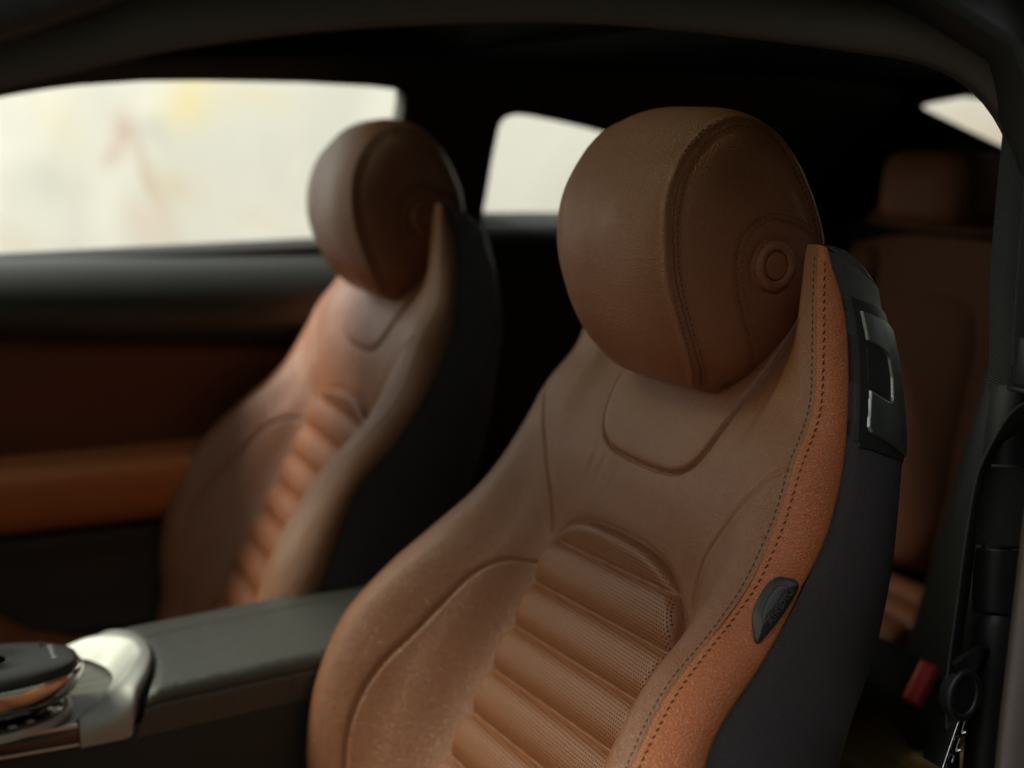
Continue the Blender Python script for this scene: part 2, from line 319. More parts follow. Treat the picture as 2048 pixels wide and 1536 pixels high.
def rows(s):
    """base front heightfield: returns function n(yarray) for scalar s"""
    yA=float(sm(np.array([s]),TyA)[0]); v=[float(sm(np.array([s]),T)[0]) for T in(Tn0,Tnv,Tnm,Tnc,TnA)]
    yc=yA-.018; ym=.118+(yc-.118)*.45
    return np.array([-.05,.0,.06,.118,ym,yc,yA]),np.array([v[0],v[0],v[0]*.5+v[1]*.5,v[1],v[2],v[3],v[4]])
def hbase(y,s):
    xp,fp=rows(float(s)); return pch(np.abs(y),xp,fp)

TSB=[.15,.3,.4,.48,.569,.657,.712,.757,.797,.825,.876,.91,.935]
TnB=[.41,.44,.468,.482,.479,.450,.441,.437,.438,.443,.460,.481,.508]
TSC=[.15,.4,.5,.59,.685,.787,.832,.894,.935]
TnC=[.255,.26,.265,.283,.296,.325,.335,.372,.408]
HC=(-0.0053,1.0524); HH=0.1033; HP=4.0
HR=[0.0902,0.0902,0.103,0.1135,0.1033,0.0926,0.0871,0.0896,0.103,0.1157,0.1074,0.097]
def headR(ph):
    n=len(HR); k=np.fft.rfft(HR)/n; out=np.full(np.shape(ph),k[0].real)
    for j in range(1,len(k)):
        c=k[j]*(2 if j<n/2 else 1); out=out+c.real*np.cos(j*ph)-c.imag*np.sin(j*ph)
    return out
def tb(s,xs,T,k=0.012):
    return sum(pch(s+o,xs,T)*w for o,w in((-k,.25),(0,.5),(k,.25)))
def side_sec(u,s):
    """side leather panel, u 0 (front seam) .. 1 (shell seam); returns y,n"""
    yA=sm(s,TyA); yB=yA+sm(s,TdB); nA=sm(s,TnA); nB=np.minimum(tb(s,TSB,TnB),nA-.004)
    return yA+(yB-yA)*(1-(1-u)**2), nA+(nB-nA)*(.85*u+.15*u*u)
def shell_sec(th,s,q=3.5):
    yB=sm(s,TyA)+sm(s,TdB); nB=np.minimum(tb(s,TSB,TnB),sm(s,TnA)-.004); nC=tb(s,TSC,TnC)
    c=np.cos(th); sn=np.sin(th)
    return yB*np.abs(c)**(2/q), nB+(nC-nB)*np.abs(sn)**(2/q)
# ------------------------------------------------------------------ front seat geometry
GC=np.array([(.1185,.652),(.1225,.668),(.129,.685),(.141,.706),(.163,.738),(.182,.764),(.199,.781)])
EC=np.array([(.123,.6215),(.131,.6176),(.1417,.6128),(.1496,.6044),(.1593,.5887),(.1655,.5726),(.1784,.530),(.188,.500),(.196,.4766),(.205,.44),(.208,.403),(.203,.36),(.19,.30),(.17,.15)])
PC=np.array([(.097,.93),(.097,.86),(.094,.82),(.0895,.792),(.081,.766),(.070,.752),(.052,.744),(.03,.7415),(0,.7408)])
GCs=cr(GC,40); ECs=cr(EC,60); PCs=cr(PC,60)
def ins_edge(s): # half width of the fluted insert
    return np.where(s<.6,.119,.119*np.maximum(0,1-(np.clip(s-.6,0,.0808)/.0808)**2.8)**(1/2.8))
IE=[(.119,s) for s in np.arange(.15,.6,.03)]+[(float(ins_edge(np.array(s))),s) for s in .6+.0808*np.sin(np.linspace(0,np.pi/2,22))]
IE=np.array(IE)
rng=np.random.RandomState(4); WV=[(rng.uniform(25,140),rng.uniform(0,2*np.pi),rng.uniform(0,6.28)) for _ in range(26)]
def waves(a,b):
    o=0
    for f,t,p in WV: o=o+np.sin(f*(a*math.cos(t)+b*math.sin(t))+p+1.2*np.sin(23*a+17*b+p))/f
    return o*.012
def fdisp(Y,S):
    """fine relief of the front: grooves, flutes, pads. returns disp, region id, perforation"""
    P=np.stack([np.abs(Y),S],-1); dG=pdist(P,GCs); dE=pdist(P,ECs); dP=pdist(P,PCs); dI=pdist(P,IE)
    ay=np.abs(Y); inI=(ay<ins_edge(S))&(S<.6808)
    gx=np.interp(S,GCs[:,1],GCs[:,0]); ex=np.interp(S,ECs[::-1,1],ECs[::-1,0]); px=np.interp(S,PCs[::-1,1],PCs[::-1,0],left=-1)
    inP=(ay<px)&(S>.7408)
    above=S>np.interp(ay,GCs[:,0],GCs[:,1],left=0,right=9)
    shoulder=(~inI)&(~inP)&above&((ay<gx)|(S>.781))&(S>.652)
    bol=(~inI)&(~inP)&(~shoulder); inner=bol&(ay<ex)&(S<.622)
    d=waves(Y+.3,S)*np.where(inner,.12,.4)
    fade=np.clip((S-.70)/.05,0,1)
    d=d-(.0022-.0008*fade)*np.exp(-(dG/(.0013))**2)*(S>.64)+.0006*np.exp(-((dG-.005)/.004)**2)*(S>.66)*(S>.64)
    d=d-.0024*np.exp(-(dE/.0012)**2)*(S<.625)+np.where(bol&~inner,.0012*np.clip(dE/.005,0,1)**.6*(S<.63)*np.clip((.63-S)/.02,0,1),0)
    d=d-.0034*np.exp(-(dP/.0014)**2)+np.where(inP,.0034*(1-np.exp(-dP/.0045)),0)-np.where(inP,0,.0014*np.exp(-dP/.012))*(S>.70)
    # soft pulled creases below the neck pad
    for (cy,cs,l,ang,a) in((.060,.722,.014,.25,.0006),(.074,.726,.012,.15,.0005),(-.062,.733,.012,-.3,.0004),(.040,.716,.012,.5,.0003)):
        u=(Y-cy)*math.cos(ang)+(S-cs)*math.sin(ang); v=-(Y-cy)*math.sin(ang)+(S-cs)*math.cos(ang)
        d=d-a*np.exp(-(u/.0032)**2-(v/l)**2)*np.where(inP,0,1)+a*.8*np.exp(-((u-.006)/.004)**2-(v/l)**2)*np.where(inP,0,1)
    sg=S+.043*Y; k=(sg-.653)/.044; x=k-np.floor(k); top=k>=0
    fl=1-np.abs(2*x-1)**3.0; flt=1-np.abs(1-np.clip(k,0,.62)/.62*1.0)**2.2
    fl=1-np.abs(2*x-1)**2.6; prof=np.where(top,.0020+.0060*flt,.0086*fl)
    prof=prof-np.where(top,0,.0005*np.exp(-((x-.93)/.02)**2))
    e_=np.clip(dI/.012,0,1); rise=np.sqrt(1-(1-e_)**2)
    d=np.where(inI,waves(Y,S)*.15-.005+.009*rise+prof*rise-.0022*np.exp(-((np.minimum(x,1-x)*.044)/.0011)**2)*rise*np.where(top,x*0+(k<.5),1),d-.0035*np.exp(-dI/.0035)*(S<.69))
    kk=np.floor(k).astype(int)
    reg=np.full(Y.shape,0); reg[shoulder]=1; reg[inP]=2; reg[bol&~inner]=3; reg[inner]=4; reg[inI]=100-np.minimum(kk,0)[inI]
    perf=np.where(inI&(dI>.0035)&(np.minimum(x,1-x)*.044>.0024),1.,0.)
    return d,reg,perf
def frontN(y,s):
    y=np.atleast_1d(y); s=np.atleast_1d(s); h=np.array([hbase(np.array([a]),b)[0] for a,b in zip(y,s)]); return h+fdisp(y,s)[0]
def sideS(sign):
    def f(u,s):
        u,s=np.broadcast_arrays(np.asarray(u,float),np.asarray(s,float)); y,n=side_sec(u.ravel(),s.ravel()); return toX(sign*y,s.ravel(),n).reshape(u.shape+(3,))
    return f
def shellS(sign):
    def f(deg,s):
        a,s=np.broadcast_arrays(np.asarray(deg,float),np.asarray(s,float)); y,n=shell_sec(np.radians(a.ravel()),s.ravel()); return toX(sign*y,s.ravel(),n).reshape(a.shape+(3,))
    return f
def build_front(root,org):
    s=np.concatenate([np.arange(.15,.36,.003),np.arange(.36,.9355,.00125)]); nv=361; t=np.linspace(-1,1,nv)
    yA=sm(s,TyA); Y=t[None,:]*yA[:,None]; S=np.repeat(s[:,None],nv,1); H=np.stack([hbase(Y[i],s[i]) for i in range(len(s))])
    # soften the base surface a little along both directions
    for _ in range(4): H[:,1:-1]=(H[:,:-2]+2*H[:,1:-1]+H[:,2:])/4
    d,reg,perf=fdisp(Y,S); edge=(yA[:,None]-np.abs(Y)); d=d*np.clip(edge/.003,0,1)
    H=H+d; V=toX(Y,S,H).reshape(-1,3); Fq=orient(V,gridF(len(s),nv),(-1,0,.2)); N=vnorm(V,Fq); UV=np.stack([Y,S],-1).reshape(-1,2); PF=perf.ravel()
    # region of a face = region of its centre (vote of first vertex)
    r=reg.ravel()[Fq]; fr=np.sort(r,axis=1)[:,1]; fy=V[Fq].mean(1)[:,1]
    def put(name,mask,mat,lab=None,at=False):
        if not mask.any(): return
        v,f,u,n,a=subset(V,Fq,mask,UV,N,PF); o=mk(name,v,f,mat,root,u,org,nrm=n,attr=a if at else None)
        if lab: o['label']=lab
        return o
    put('shoulder_panel',fr==1,M['front']); put('neck_pad',fr==2,M['front'])
    for sg,lab in((-1,None),(1,None)):
        put('side_bolster',(fr==3)&(np.sign(fy)==sg),M['front']); put('inner_bolster',(fr==4)&(np.sign(fy)==sg),M['front'])
    put('bolster_fill',fr==0,M['front'])
    for k in range(100,100+16):
        put('flute',fr==k,M['perf'],None,True)
    # stitching on the front side of the outer seams
    for sg in(-1,1):
        ss=np.linspace(.2,.93,160); yy=sm(ss,TyA)-.0045; n=frontN(sg*yy,ss); P=toX(sg*yy,ss,n); n2=frontN(sg*(yy-.004),ss); P2=toX(sg*(yy-.004),ss,n2)
        T=np.gradient(P,axis=0); Nn=np.cross(T,P2-P); Nn*=np.sign((Nn*np.array([-1,0,.3])).sum(1))[:,None]; Nn/=np.linalg.norm(Nn,axis=1)[:,None]
        stitches('stitching',P,Nn,M['thread'],root,org,slant=.0,r=.0004)
    # top of the backrest
    yy=np.linspace(-1,1,90); s0=.935; yA0=float(sm(np.array([s0]),TyA)[0]); dB=float(sm(np.array([s0]),TdB)[0]); Yf=yy*(yA0+dB)
    nf=np.where(np.abs(Yf)<=yA0,hbase(np.clip(Yf,-yA0,yA0),s0),0)
    u=np.clip((np.abs(Yf)-yA0)/dB,0,1); ys,ns=side_sec(1-np.sqrt(1-u+1e-9),np.full(len(u),s0)); nf=np.where(np.abs(Yf)>yA0,ns,nf)
    th=np.linspace(0,math.pi/2,300); yb,nb=shell_sec(th,np.full(300,s0)); nbk=np.interp(np.abs(Yf),yb[::-1],nb[::-1])
    v=np.linspace(0,1,24); G=nf[:,None]+(nbk-nf)[:,None]*v; sz=s0+.007*np.clip(np.sin(np.pi*np.clip(v,0,1)),0,1)[None,:]*np.clip((nf-nbk)/.03,0,1)[:,None]
    V=toX(Yf[:,None]+0*G,sz,G); mk('top_cover',V,gridF(90,24),M['black_leather'],root,np.stack([Yf[:,None]+0*G,G],-1),org)
def build_sides(root,org):
    s=np.concatenate([np.arange(.15,.36,.004),np.arange(.36,.9355,.0013)]); 
    for sg in(-1,1):
        nu=44; u=np.linspace(0,1,nu); U,S=np.meshgrid(u,s); P=sideS(sg)(U,S)
        Fq=orient(P.reshape(-1,3),gridF(len(s),nu),(0,sg,0)); N=vnorm(P.reshape(-1,3),Fq).reshape(P.shape)
        arc=np.concatenate([np.zeros((len(s),1)),np.cumsum(np.linalg.norm(np.diff(P,axis=1),axis=2),1)],1); L=arc[:,-1:]
        d=-.0014*np.exp(-((L-arc)/.0018)**2)+.0024*np.sin(np.pi*np.clip(arc/L,0,1))**.55
        d+=waves(arc+.7*sg,S)*.5*np.clip(arc/.004,0,1)
        if sg<0: # leather pulled in round the airbag tag
            tp=sideS(-1)(np.array([.52]),np.array([.682]))[0]; ax=sideS(-1)(np.array([.40,.66]),np.array([.662,.703])); dd=pdist(P,ax); d-=.0035*np.exp(-(dd/.017)**2)
        P2=P+N*d[...,None]; o=mk('side_panel',P2,Fq,M['side'] if sg<0 else M['front'],root,np.stack([arc,S],-1),org)  # outboard panel takes the lit leather copy
        ia=int(nu*.0)+0
        # stitching along the front edge of the side panel
        k=np.argmin(np.abs(arc-.0052),axis=1); idx=np.arange(0,len(s),4); Q=P2[idx,k[idx]]; Qn=N[idx,k[idx]]
        q=np.stack([np.convolve(np.pad(Q[:,j],2,'edge'),np.ones(5)/5,'valid') for j in range(3)],1)
        stitches('stitching',q[10:-1],Qn[10:-1],M['thread'],root,org,pitch=.0056,ln=.0040,r=.00055,slant=.35)
        # shell
        a=np.concatenate([np.linspace(0,60,70),np.linspace(61,90,16)]); A,S=np.meshgrid(a,s); P=shellS(sg)(A,S); Fq=orient(P.reshape(-1,3),gridF(len(s),len(a)),(.3,sg,0)); N=vnorm(P.reshape(-1,3),Fq).reshape(P.shape)
        arc=np.concatenate([np.zeros((len(s),1)),np.cumsum(np.linalg.norm(np.diff(P,axis=1),axis=2),1)],1)
        d=-.0022*np.exp(-(arc/.002)**2)+waves(arc+.2,S*.7)*.35
        mk('back_shell',P+N*d[...,None],Fq,M['black_leather'],root,np.stack([arc,S],-1),org)
    # handle panel, lever and recess shade on the outboard shoulder
    sf=shellS(-1)
    pan=[(.6,.910),(4,.9135),(12,.9165),(26,.9185),(56,.9185),(60,.90),(60,.85),(56,.826),(25,.8235),(12,.8195),(4,.8165),(.6,.814),(.6,.83),(.6,.86),(.6,.89)]
    plate('handle_panel',sf,(0,64),(.808,.924),pan,.0015,M['plastic'],root,org,180,230,.0012,(0,-1,0),uvk=.001)
    lev=[(2.6,.9055),(5,.9072),(9.5,.9088),(18,.9098),(26,.9095),(48,.9085),(55,.90),(56,.87),(55,.835),(48,.829),(22,.828),(8,.8268),(4.2,.827),(2.6,.829),(2.3,.838),(2.3,.849),(2.4,.8558),(3.5,.8564),(8,.8564),(11.5,.8568),(13.5,.8605),(14.3,.870),(14.3,.880),(13.2,.8858),(9,.8880),(5,.8878),(2.8,.8882),(2.5,.890),(2.4,.898)]
    lv=plate('release_lever',sf,(1,60),(.822,.914),lev,.0036,M['dark_chrome'],root,org,300,320,.0016,(0,-1,0),uvk=.001)
    rec=[(3,.884),(9,.885),(12.6,.881),(12.8,.866),(10.5,.8595),(3,.8585),(2.6,.87)]
    plate('recess_shade_plate',sf,(1.5,14.5),(.855,.889),rec,.0019,M['plastic_soft'],root,org,90,120,.001,(0,-1,0),uvk=.001)  # dark raised plate stands in for the shade inside the recess
    # airbag tag
    T=[(.32,.7022),(.42,.7050),(.55,.7062),(.68,.7062),(.78,.7050),(.815,.7015),(.815,.6955),(.79,.6846),(.76,.6756),(.72,.6665),(.675,.6577),(.62,.6555),(.55,.6572),(.48,.6605),(.38,.6655),(.28,.6725),(.235,.680),(.22,.6876),(.245,.6965)]
    sd=sideS(-1)
    def bulge(A,B,d): return .0062*np.clip(d/.0085,0,1)**.9*(1-.3*np.clip(d/.0085,0,1))-.0006*(d>.0065)*np.clip((d-.0065)/.0006,0,1)
    at=plate('airbag_tag',sd,(.15,.88),(.650,.711),T,.0022,M['plastic'],root,org,220,260,.0014,(0,-1,0),inner=bulge,uvk=.05)
    P=sd(np.array([.60,.655]),np.array([.6700,.6990])); c=P.mean(0); ax=P[1]-P[0]; L=np.linalg.norm(ax); ax/=L
    q=sd(np.array([.45,.8]),np.array([.684,.684])); w2=q[1]-q[0]; nn=np.cross(w2,ax); nn/=np.linalg.norm(nn); 
    if nn[1]>0: nn=-nn
    upv=np.cross(nn,ax)
    fc=bpy.data.curves.new('tag_lettering','FONT'); fc.body='AIRBAG'; fc.size=.0078; fc.extrude=.00035; fc.bevel_depth=.00012; fc.align_x='CENTER'; fc.align_y='CENTER'; fc.space_character=1.12
    fo=bpy.data.objects.new('t',fc); COL.objects.link(fo); dg=bpy.context.evaluated_depsgraph_get(); me=bpy.data.meshes.new_from_object(fo.evaluated_get(dg)); bpy.data.objects.remove(fo)
    me.materials.clear(); me.materials.append(M['plastic_soft']); lo=bpy.data.objects.new('lettering',me); COL.objects.link(lo)
    Mx=Matrix((( *ax,0),(*upv,0),(*nn,0),(0,0,0,1))).transposed(); pos=c+nn*.0066-np.array(org); Mx.translation=Vector(pos); lo.parent=at; me.transform(Mx)
def headS(ph,th):
    """th: section angle, -90..90 deg in radians; returns xyz"""
    c=np.cos(th); sn=np.sin(th); rr=np.abs(c)**(2/HP); t=np.sign(sn)*np.abs(sn)**(2/HP); R=headR(ph)
    return np.stack([HC[0]+rr*R*np.cos(ph),HH*t,HC[1]+rr*R*np.sin(ph)],-1)
SEAM=cr([(-.0247,.9448),(-.0399,.9627),(-.0517,.9843),(-.0598,1.0025),(-.0661,1.0202),(-.0710,1.0394),(-.0728,1.0583),(-.0726,1.077),(-.0696,1.0954),(-.064,1.1102),(-.0558,1.125),(-.0462,1.1361),(-.0347,1.1455),(-.0211,1.1515),(-.0079,1.1535),(.0050,1.1512),(.0150,1.1470),(.0235,1.1390),(.0305,1.1275),(.042,1.107),(.055,1.082),(.064,1.05),(.063,1.015),(.054,.98),(.037,.952),(.005,.942)],260,True)
SHOE=cr([(.006,.960),(.0016,.9742),(-.0059,.9909),(-.011,1.0031),(-.016,1.017),(-.0194,1.0306),(-.0207,1.0459),(-.0188,1.0592),(-.0139,1.0693),(-.005,1.0771),(.0088,1.082),(.0233,1.0798),(.0361,1.0759),(.0509,1.068),(.0619,1.0599),(.068,1.055)],120)
BCX,BCZ=.0148,1.0438
def capY(x,z,sg):
    dx,dz=x-HC[0],z-HC[1]; d=np.hypot(dx,dz)/headR(np.arctan2(dz,dx)); return sg*HH*np.clip(1-d**HP,1e-4,1)**(1/HP)
def offs(C2,o):
    T=np.gradient(C2,axis=0); n=np.stack([T[:,1],-T[:,0]],1); n/=np.linalg.norm(n,axis=1)[:,None]; return C2+n*o
def capN(P):
    e=1e-4; x,y,z=P.T; sg=np.sign(y)
    gx=(capY(x+e,z,sg)-capY(x-e,z,sg))/(2*e); gz=(capY(x,z+e,sg)-capY(x,z-e,sg))/(2*e); n=np.stack([-gx,np.ones(len(x)),-gz],1)*sg[:,None]; return n/np.linalg.norm(n,axis=1)[:,None]
def build_head(root,org):
    hr=bpy.data.objects.new('headrest',None); COL.objects.link(hr); hr.parent=root; hr.location=(HC[0]-org[0],0-org[1],HC[1]-org[2]); o2=(HC[0],0,HC[1])
    # even arc sampling of the section
    tt=np.linspace(-math.pi/2,math.pi/2,6001); c=np.cos(tt); x=.1*np.abs(c)**(2/HP); y=HH*np.sign(np.sin(tt))*np.abs(np.sin(tt))**(2/HP)
    d=np.r_[0,np.cumsum(np.hypot(np.diff(x),np.diff(y)))]; nth=270; th=np.interp(np.linspace(0,d[-1],nth),d,tt); nph=430; ph=np.linspace(0,2*np.pi,nph,endpoint=False)
    PH,TH=np.meshgrid(ph,th,indexing='ij'); P=headS(PH,TH); V=P.reshape(-1,3); Fq=orient(V,gridF(nph,nth,True,False),('p',HC[0],0,HC[1])); N=vnorm(V,Fq).reshape(P.shape)
    d=waves(P[...,1]+P[...,0]*.5,P[...,2]+P[...,0]*.7)*.9; side=np.zeros(PH.shape,bool)
    for sg in(-1,1):
        S3=np.stack([SEAM[:,0],capY(SEAM[:,0],SEAM[:,1],sg),SEAM[:,1]],1); H3=np.stack([SHOE[:,0],capY(SHOE[:,0],SHOE[:,1],sg),SHOE[:,1]],1)
        m=(P[...,1]*sg>.03); ins=m&inpoly(P[...,0],P[...,2],SEAM)
        ds=np.full(PH.shape,1.); ds[m]=pdist(P[m],S3,True); dh=np.full(PH.shape,1.); dh[m]=pdist(P[m],H3)
        sd=np.where(ins,ds,-ds)
        d+=np.where(m,-.0009*np.clip(1-((sd+.0004)/.0036)**4,0,1)+.0007*np.exp(-((sd-.0010)/.0008)**2)-.0008*np.exp(-((sd+.0004)/.0008)**2)-.0034*np.clip(sd/.006,0,1)**.7+.0016*np.exp(-((sd+.0065)/.0032)**2),0)
        d+=np.where(ins,-.0011*np.exp(-(dh/.0011)**2)-.0005*np.exp(-((dh-.0028)/.0008)**2),0)
        bc=np.array((BCX,sg*HH,BCZ)); db=np.linalg.norm(P-bc,axis=-1); d-=np.where(ins,.0012*np.exp(-((db-.0215)/.003)**2),0)
        side|=ins
    V=(P+N*d[...,None]).reshape(-1,3); N2=vnorm(V,Fq); UV=np.stack([P[...,1]+0*PH,PH*.1],-1)
    UV[...,0]=np.where(side,P[...,0]*1.0+3,P[...,1]); UV[...,1]=np.where(side,P[...,2],PH*.1); UV=UV.reshape(-1,2)
    sv=side.ravel()[Fq].sum(1)>=2; fy=V[Fq].mean(1)[:,1]
    for nm,mask in(('face_panel',~sv),('cheek_panel',sv&(fy<0)),('cheek_panel',sv&(fy>0))):
        v,f,u,n,_=subset(V,Fq,mask,UV,N2); mk(nm,v,f,M['head'],hr,u,o2,nrm=n)
    for sg in(-1,1):
        for off in(-.0031,.0029):
            Q=offs(SEAM,off*1.0); k=np.hypot(Q[:,0]-HC[0],Q[:,1]-HC[1])/headR(np.arctan2(Q[:,1]-HC[1],Q[:,0]-HC[0]))<.985; Q=Q[3:-3]
            P3=np.stack([Q[:,0],capY(Q[:,0],Q[:,1],sg),Q[:,1]],1); stitches('stitching',P3,capN(P3),M['thread'],hr,o2,pitch=.0046,ln=.0034,r=.00042)
        for off in(-.0022,.0022):
            Q=offs(SHOE,off); P3=np.stack([Q[:,0],capY(Q[:,0],Q[:,1],sg),Q[:,1]],1); stitches('stitching',P3,capN(P3),M['thread'],hr,o2,pitch=.0042,ln=.0030,r=.00036)
        # tilt adjuster button
        prof=[(.0206,-.004),(.0206,.0002),(.0198,.0022),(.0180,.0038),(.0158,.0045),(.0138,.0042),(.0122,.0034),(.0115,.0018),(.0112,-.001)]
        disc=[(.0109,-.002),(.0109,.0022),(.0103,.0029),(.008,.0031),(.004,.0032),(.0001,.0032)]
        for nm,pr in(('button_ring',prof),('button_cap',disc)):
            a=np.linspace(0,2*np.pi,64,endpoint=False); pr=cr(np.array(pr),len(pr)*4); Vb=np.stack([BCX+pr[:,0][:,None]*np.cos(a)*.92,sg*(HH-.0040+pr[:,1][:,None]+0*a),BCZ+pr[:,0][:,None]*np.sin(a)],-1)
            mk(nm,Vb,orient(Vb.reshape(-1,3),gridF(len(pr),64,False,True),(0,sg,0)),M['head'],hr,np.stack([Vb[...,0],Vb[...,2]],-1),o2)
def build_cushion(root,org):
    # seat cushion: lofted along x, with bolsters
    xs=np.linspace(-.70,-.10,90); t=np.linspace(-1,1,91); X,Tt=np.meshgrid(xs,t,indexing='ij'); ay=np.abs(Tt)
    top=np.interp(X,[-.70,-.68,-.63,-.56,-.50,-.455,-.40,-.30,-.10],[.36,.43,.474,.486,.468,.436,.42,.41,.40]); bol=np.clip((ay-.50)/.35,0,1); bol=bol*bol*(3-2*bol); z=top+.034*bol-.11*np.clip((ay-.86)/.14,0,1)**2
    k=np.floor((X+.58)/.05); xx=(X+.58)/.05-k; z=z+np.where((ay<.5)&(X>-.58),.006*(1-np.abs(2*xx-1)**3)*np.clip((.5-ay)/.06,0,1),0)
    V=np.stack([X,Tt*.25,z],-1); mk('cushion',V,orient(V.reshape(-1,3),gridF(90,91),(0,0,1)),M['front'],root,np.stack([Tt*.25,X],-1),org)
    rbox('cushion_base',(.54,.46,.16),(-.40,0,.33),M['plastic_soft'],root,.02,3,org=org)
ORG=(-.25,0,.25)
seat=empty('front_seat',ORG,'near tan leather front seat with round headrest, airbag tag and black release lever','car seat','front seats of the car')
build_front(seat,ORG); build_sides(seat,ORG); build_head(seat,ORG); build_cushion(seat,ORG)
def copy_tree(o,parent=None):
    c=o.copy(); COL.objects.link(c); c.parent=parent
    for ch in list(o.children): copy_tree(ch,c)
    return c
# the passenger seat is the mirror image of the driver's
seat2=copy_tree(seat); seat2.location=(ORG[0],.74,ORG[2]); seat2.scale=(1,-1,1)
seat2['label']='far tan leather front seat beyond the console, in front of the big side window'
# ------------------------------------------------------------------ the place outside
V=[(-40,-40,0),(60,-40,0),(60,60,0),(-40,60,0)]
gm=plain('gravel_ground',(.035,.034,.03),.9,noise=.01,nscale=30)
tag(mk('ground',V,[(0,1,2,3)],gm,smooth=False),'grey gravel yard around the car','ground',kind='structure')
WALL_STAINS=[(0.14,1.17,0.089,0.088,.1,(.42,.20,.14),.55),(0.06,1.07,0.076,0.059,0,(.46,.26,.18),.4),(0.3,0.99,0.05,0.21,.35,(.50,.30,.20),.5),(0.44,0.94,0.136,0.094,0,(.62,.50,.30),.45),(0.53,1.31,0.145,0.092,0,(.80,.68,.30),.7),(0.93,1.29,0.186,0.043,0,(.78,.69,.42),.45),(-0.3,1.22,0.168,0.136,0,(.74,.67,.46),.4),(0.35,1.2,0.112,0.076,0,(.50,.50,.46),.5),(-0.33,0.97,0.238,0.073,0,(.56,.56,.50),.4),(0.24,0.77,0.144,0.096,.4,(.66,.42,.32),.35),(0.9,0.84,0.188,0.052,.2,(.70,.62,.46),.3),(-0.6,0.68,0.219,0.087,0,(.70,.60,.44),.35),(3.62,1.12,0.177,0.143,.2,(.55,.36,.26),.5),(3.47,1.19,0.116,0.05,.2,(.8,.74,.5),.4),(1.01,1.06,0.068,0.171,0,(.62,.63,.58),.3)]
WALL_STAINS=[(a,b,c,d,e,tuple(v*.78 for v in f),g) for a,b,c,d,e,f,g in WALL_STAINS]
wm=wallm()
wo=rbox('outer_wall',(11,.4,3),(-.5,.2,1.5),wm,None,.02,2); wo.location=(.3,5,0); wo.rotation_euler=(0,0,math.atan2(-0.8670,0.4983))
tag(bpy.data.objects['outer_wall'],'pale cream stone wall with rusty and ochre stains beyond the windows','wall')
# added foliage behind the camera, out of view, to block low side light
hx=np.linspace(-14.0,14,500); a=np.linspace(0,1,70); Xh,Ah=np.meshgrid(hx,a,indexing='ij'); r_=np.random.RandomState(3)
prof=np.array([(-2.6,0),(-2.55,2),(-2.6,2.6),(-2.9,3.3),(-3.6,3.4),(-4.0,2.6),(-4.0,0)]); pc=cr(prof,70); bump=sum(np.sin(Xh*f+p)*np.sin(Ah*f*5+q)/f for f,p,q in [(3,1,2),(7,0,1),(13,2,4),(29,3,1),(51,1,5)])*.5+r_.normal(0,.03,Xh.shape)
hm=plain('shade_hedge_leaves',(.024,.034,.014),.6,noise=.03,nscale=25)
tag(mk('shade_hedge',np.stack([Xh,pc[None,:,0]+bump*.35+0*Xh,pc[None,:,1]+bump*.2*(Ah>.05)*(Ah<.95)+0*Xh],-1),gridF(500,70),hm),'added unseen bank of dark green foliage blocking side light from the open door','shade_hedge')
# ------------------------------------------------------------------ car body
YC=.38
def lean(z,far=True): return 1.06-.35*(z-.97) if far else -.30+.35*(z-.97)
body=empty('car',(0,YC,0),'car cabin seen through its open door, black roof and pillars, brown far door panel','car'); BO=(0,YC,0)
def panel(name,outer,holes,far,mat,thick=.03,bev=.006):
    """wall of the cabin: outline with window openings, on the leaning side plane, with real thickness"""
    cu=bpy.data.curves.new(name,'CURVE'); cu.dimensions='2D'; cu.fill_mode='BOTH'; cu.extrude=thick/2; cu.bevel_depth=bev; cu.bevel_resolution=2
    for pl in [outer]+holes:
        sp=cu.splines.new('POLY'); sp.points.add(len(pl)-1)
        for q,(x,z) in zip(sp.points,pl): q.co=(x,(z-.97)*math.sqrt(1+.35**2),0,1)
        sp.use_cyclic_u=True
    o=bpy.data.objects.new('t',cu); COL.objects.link(o); me=bpy.data.meshes.new_from_object(o.evaluated_get(bpy.context.evaluated_depsgraph_get())); bpy.data.objects.remove(o)
    k=math.sqrt(1+.35**2); sgn=1 if far else -1
    for v in me.vertices:
        x,a,b=v.co; z=.97+a/k+b*.35/k; y=(1.06 if far else -.30)+sgn*(-.35*a/k+b/k+thick/2)
        v.co=(x-BO[0],y-BO[1],z-BO[2])
    me.materials.clear(); me.materials.append(mat); o=bpy.data.objects.new(name,me); COL.objects.link(o); o.parent=body; return o
main=[(-.62,1.14),(-.55,1.178),(-.448,1.206),(-.401,1.215),(-.353,1.222),(-.268,1.229),(-.187,1.231),(-.045,1.231),(.06,1.2275),(.099,1.224),(.112,1.219),(.1195,1.209),(.121,1.191),(.117,1.147),(.113,1.05),(.11,.984),(.01,.9805),(-.228,.976),(-.455,.971),(-.72,.966),(-.80,.97),(-.80,1.0)]
quart=cr([(.272,1.172),(.284,1.185),(.308,1.189),(.36,1.182),(.444,1.166),(.532,1.144),(.603,1.118),(.66,1.08),(.672,1.04),(.655,1.006),(.55,1.007),(.406,1.011),(.285,1.014),(.266,1.017),(.264,1.030),(.2655,1.07),(.2665,1.11),(.269,1.15)],90,True)
outl=[(-1.5,.25),(-1.5,.80),(-.95,1.02),(-.60,1.22),(-.45,1.27),(0,1.295),(.5,1.28),(.9,1.28),(1.055,1.275),(1.055,.25)]
panel('side_wall',outl,[main,quart],True,M['plastic_soft'])
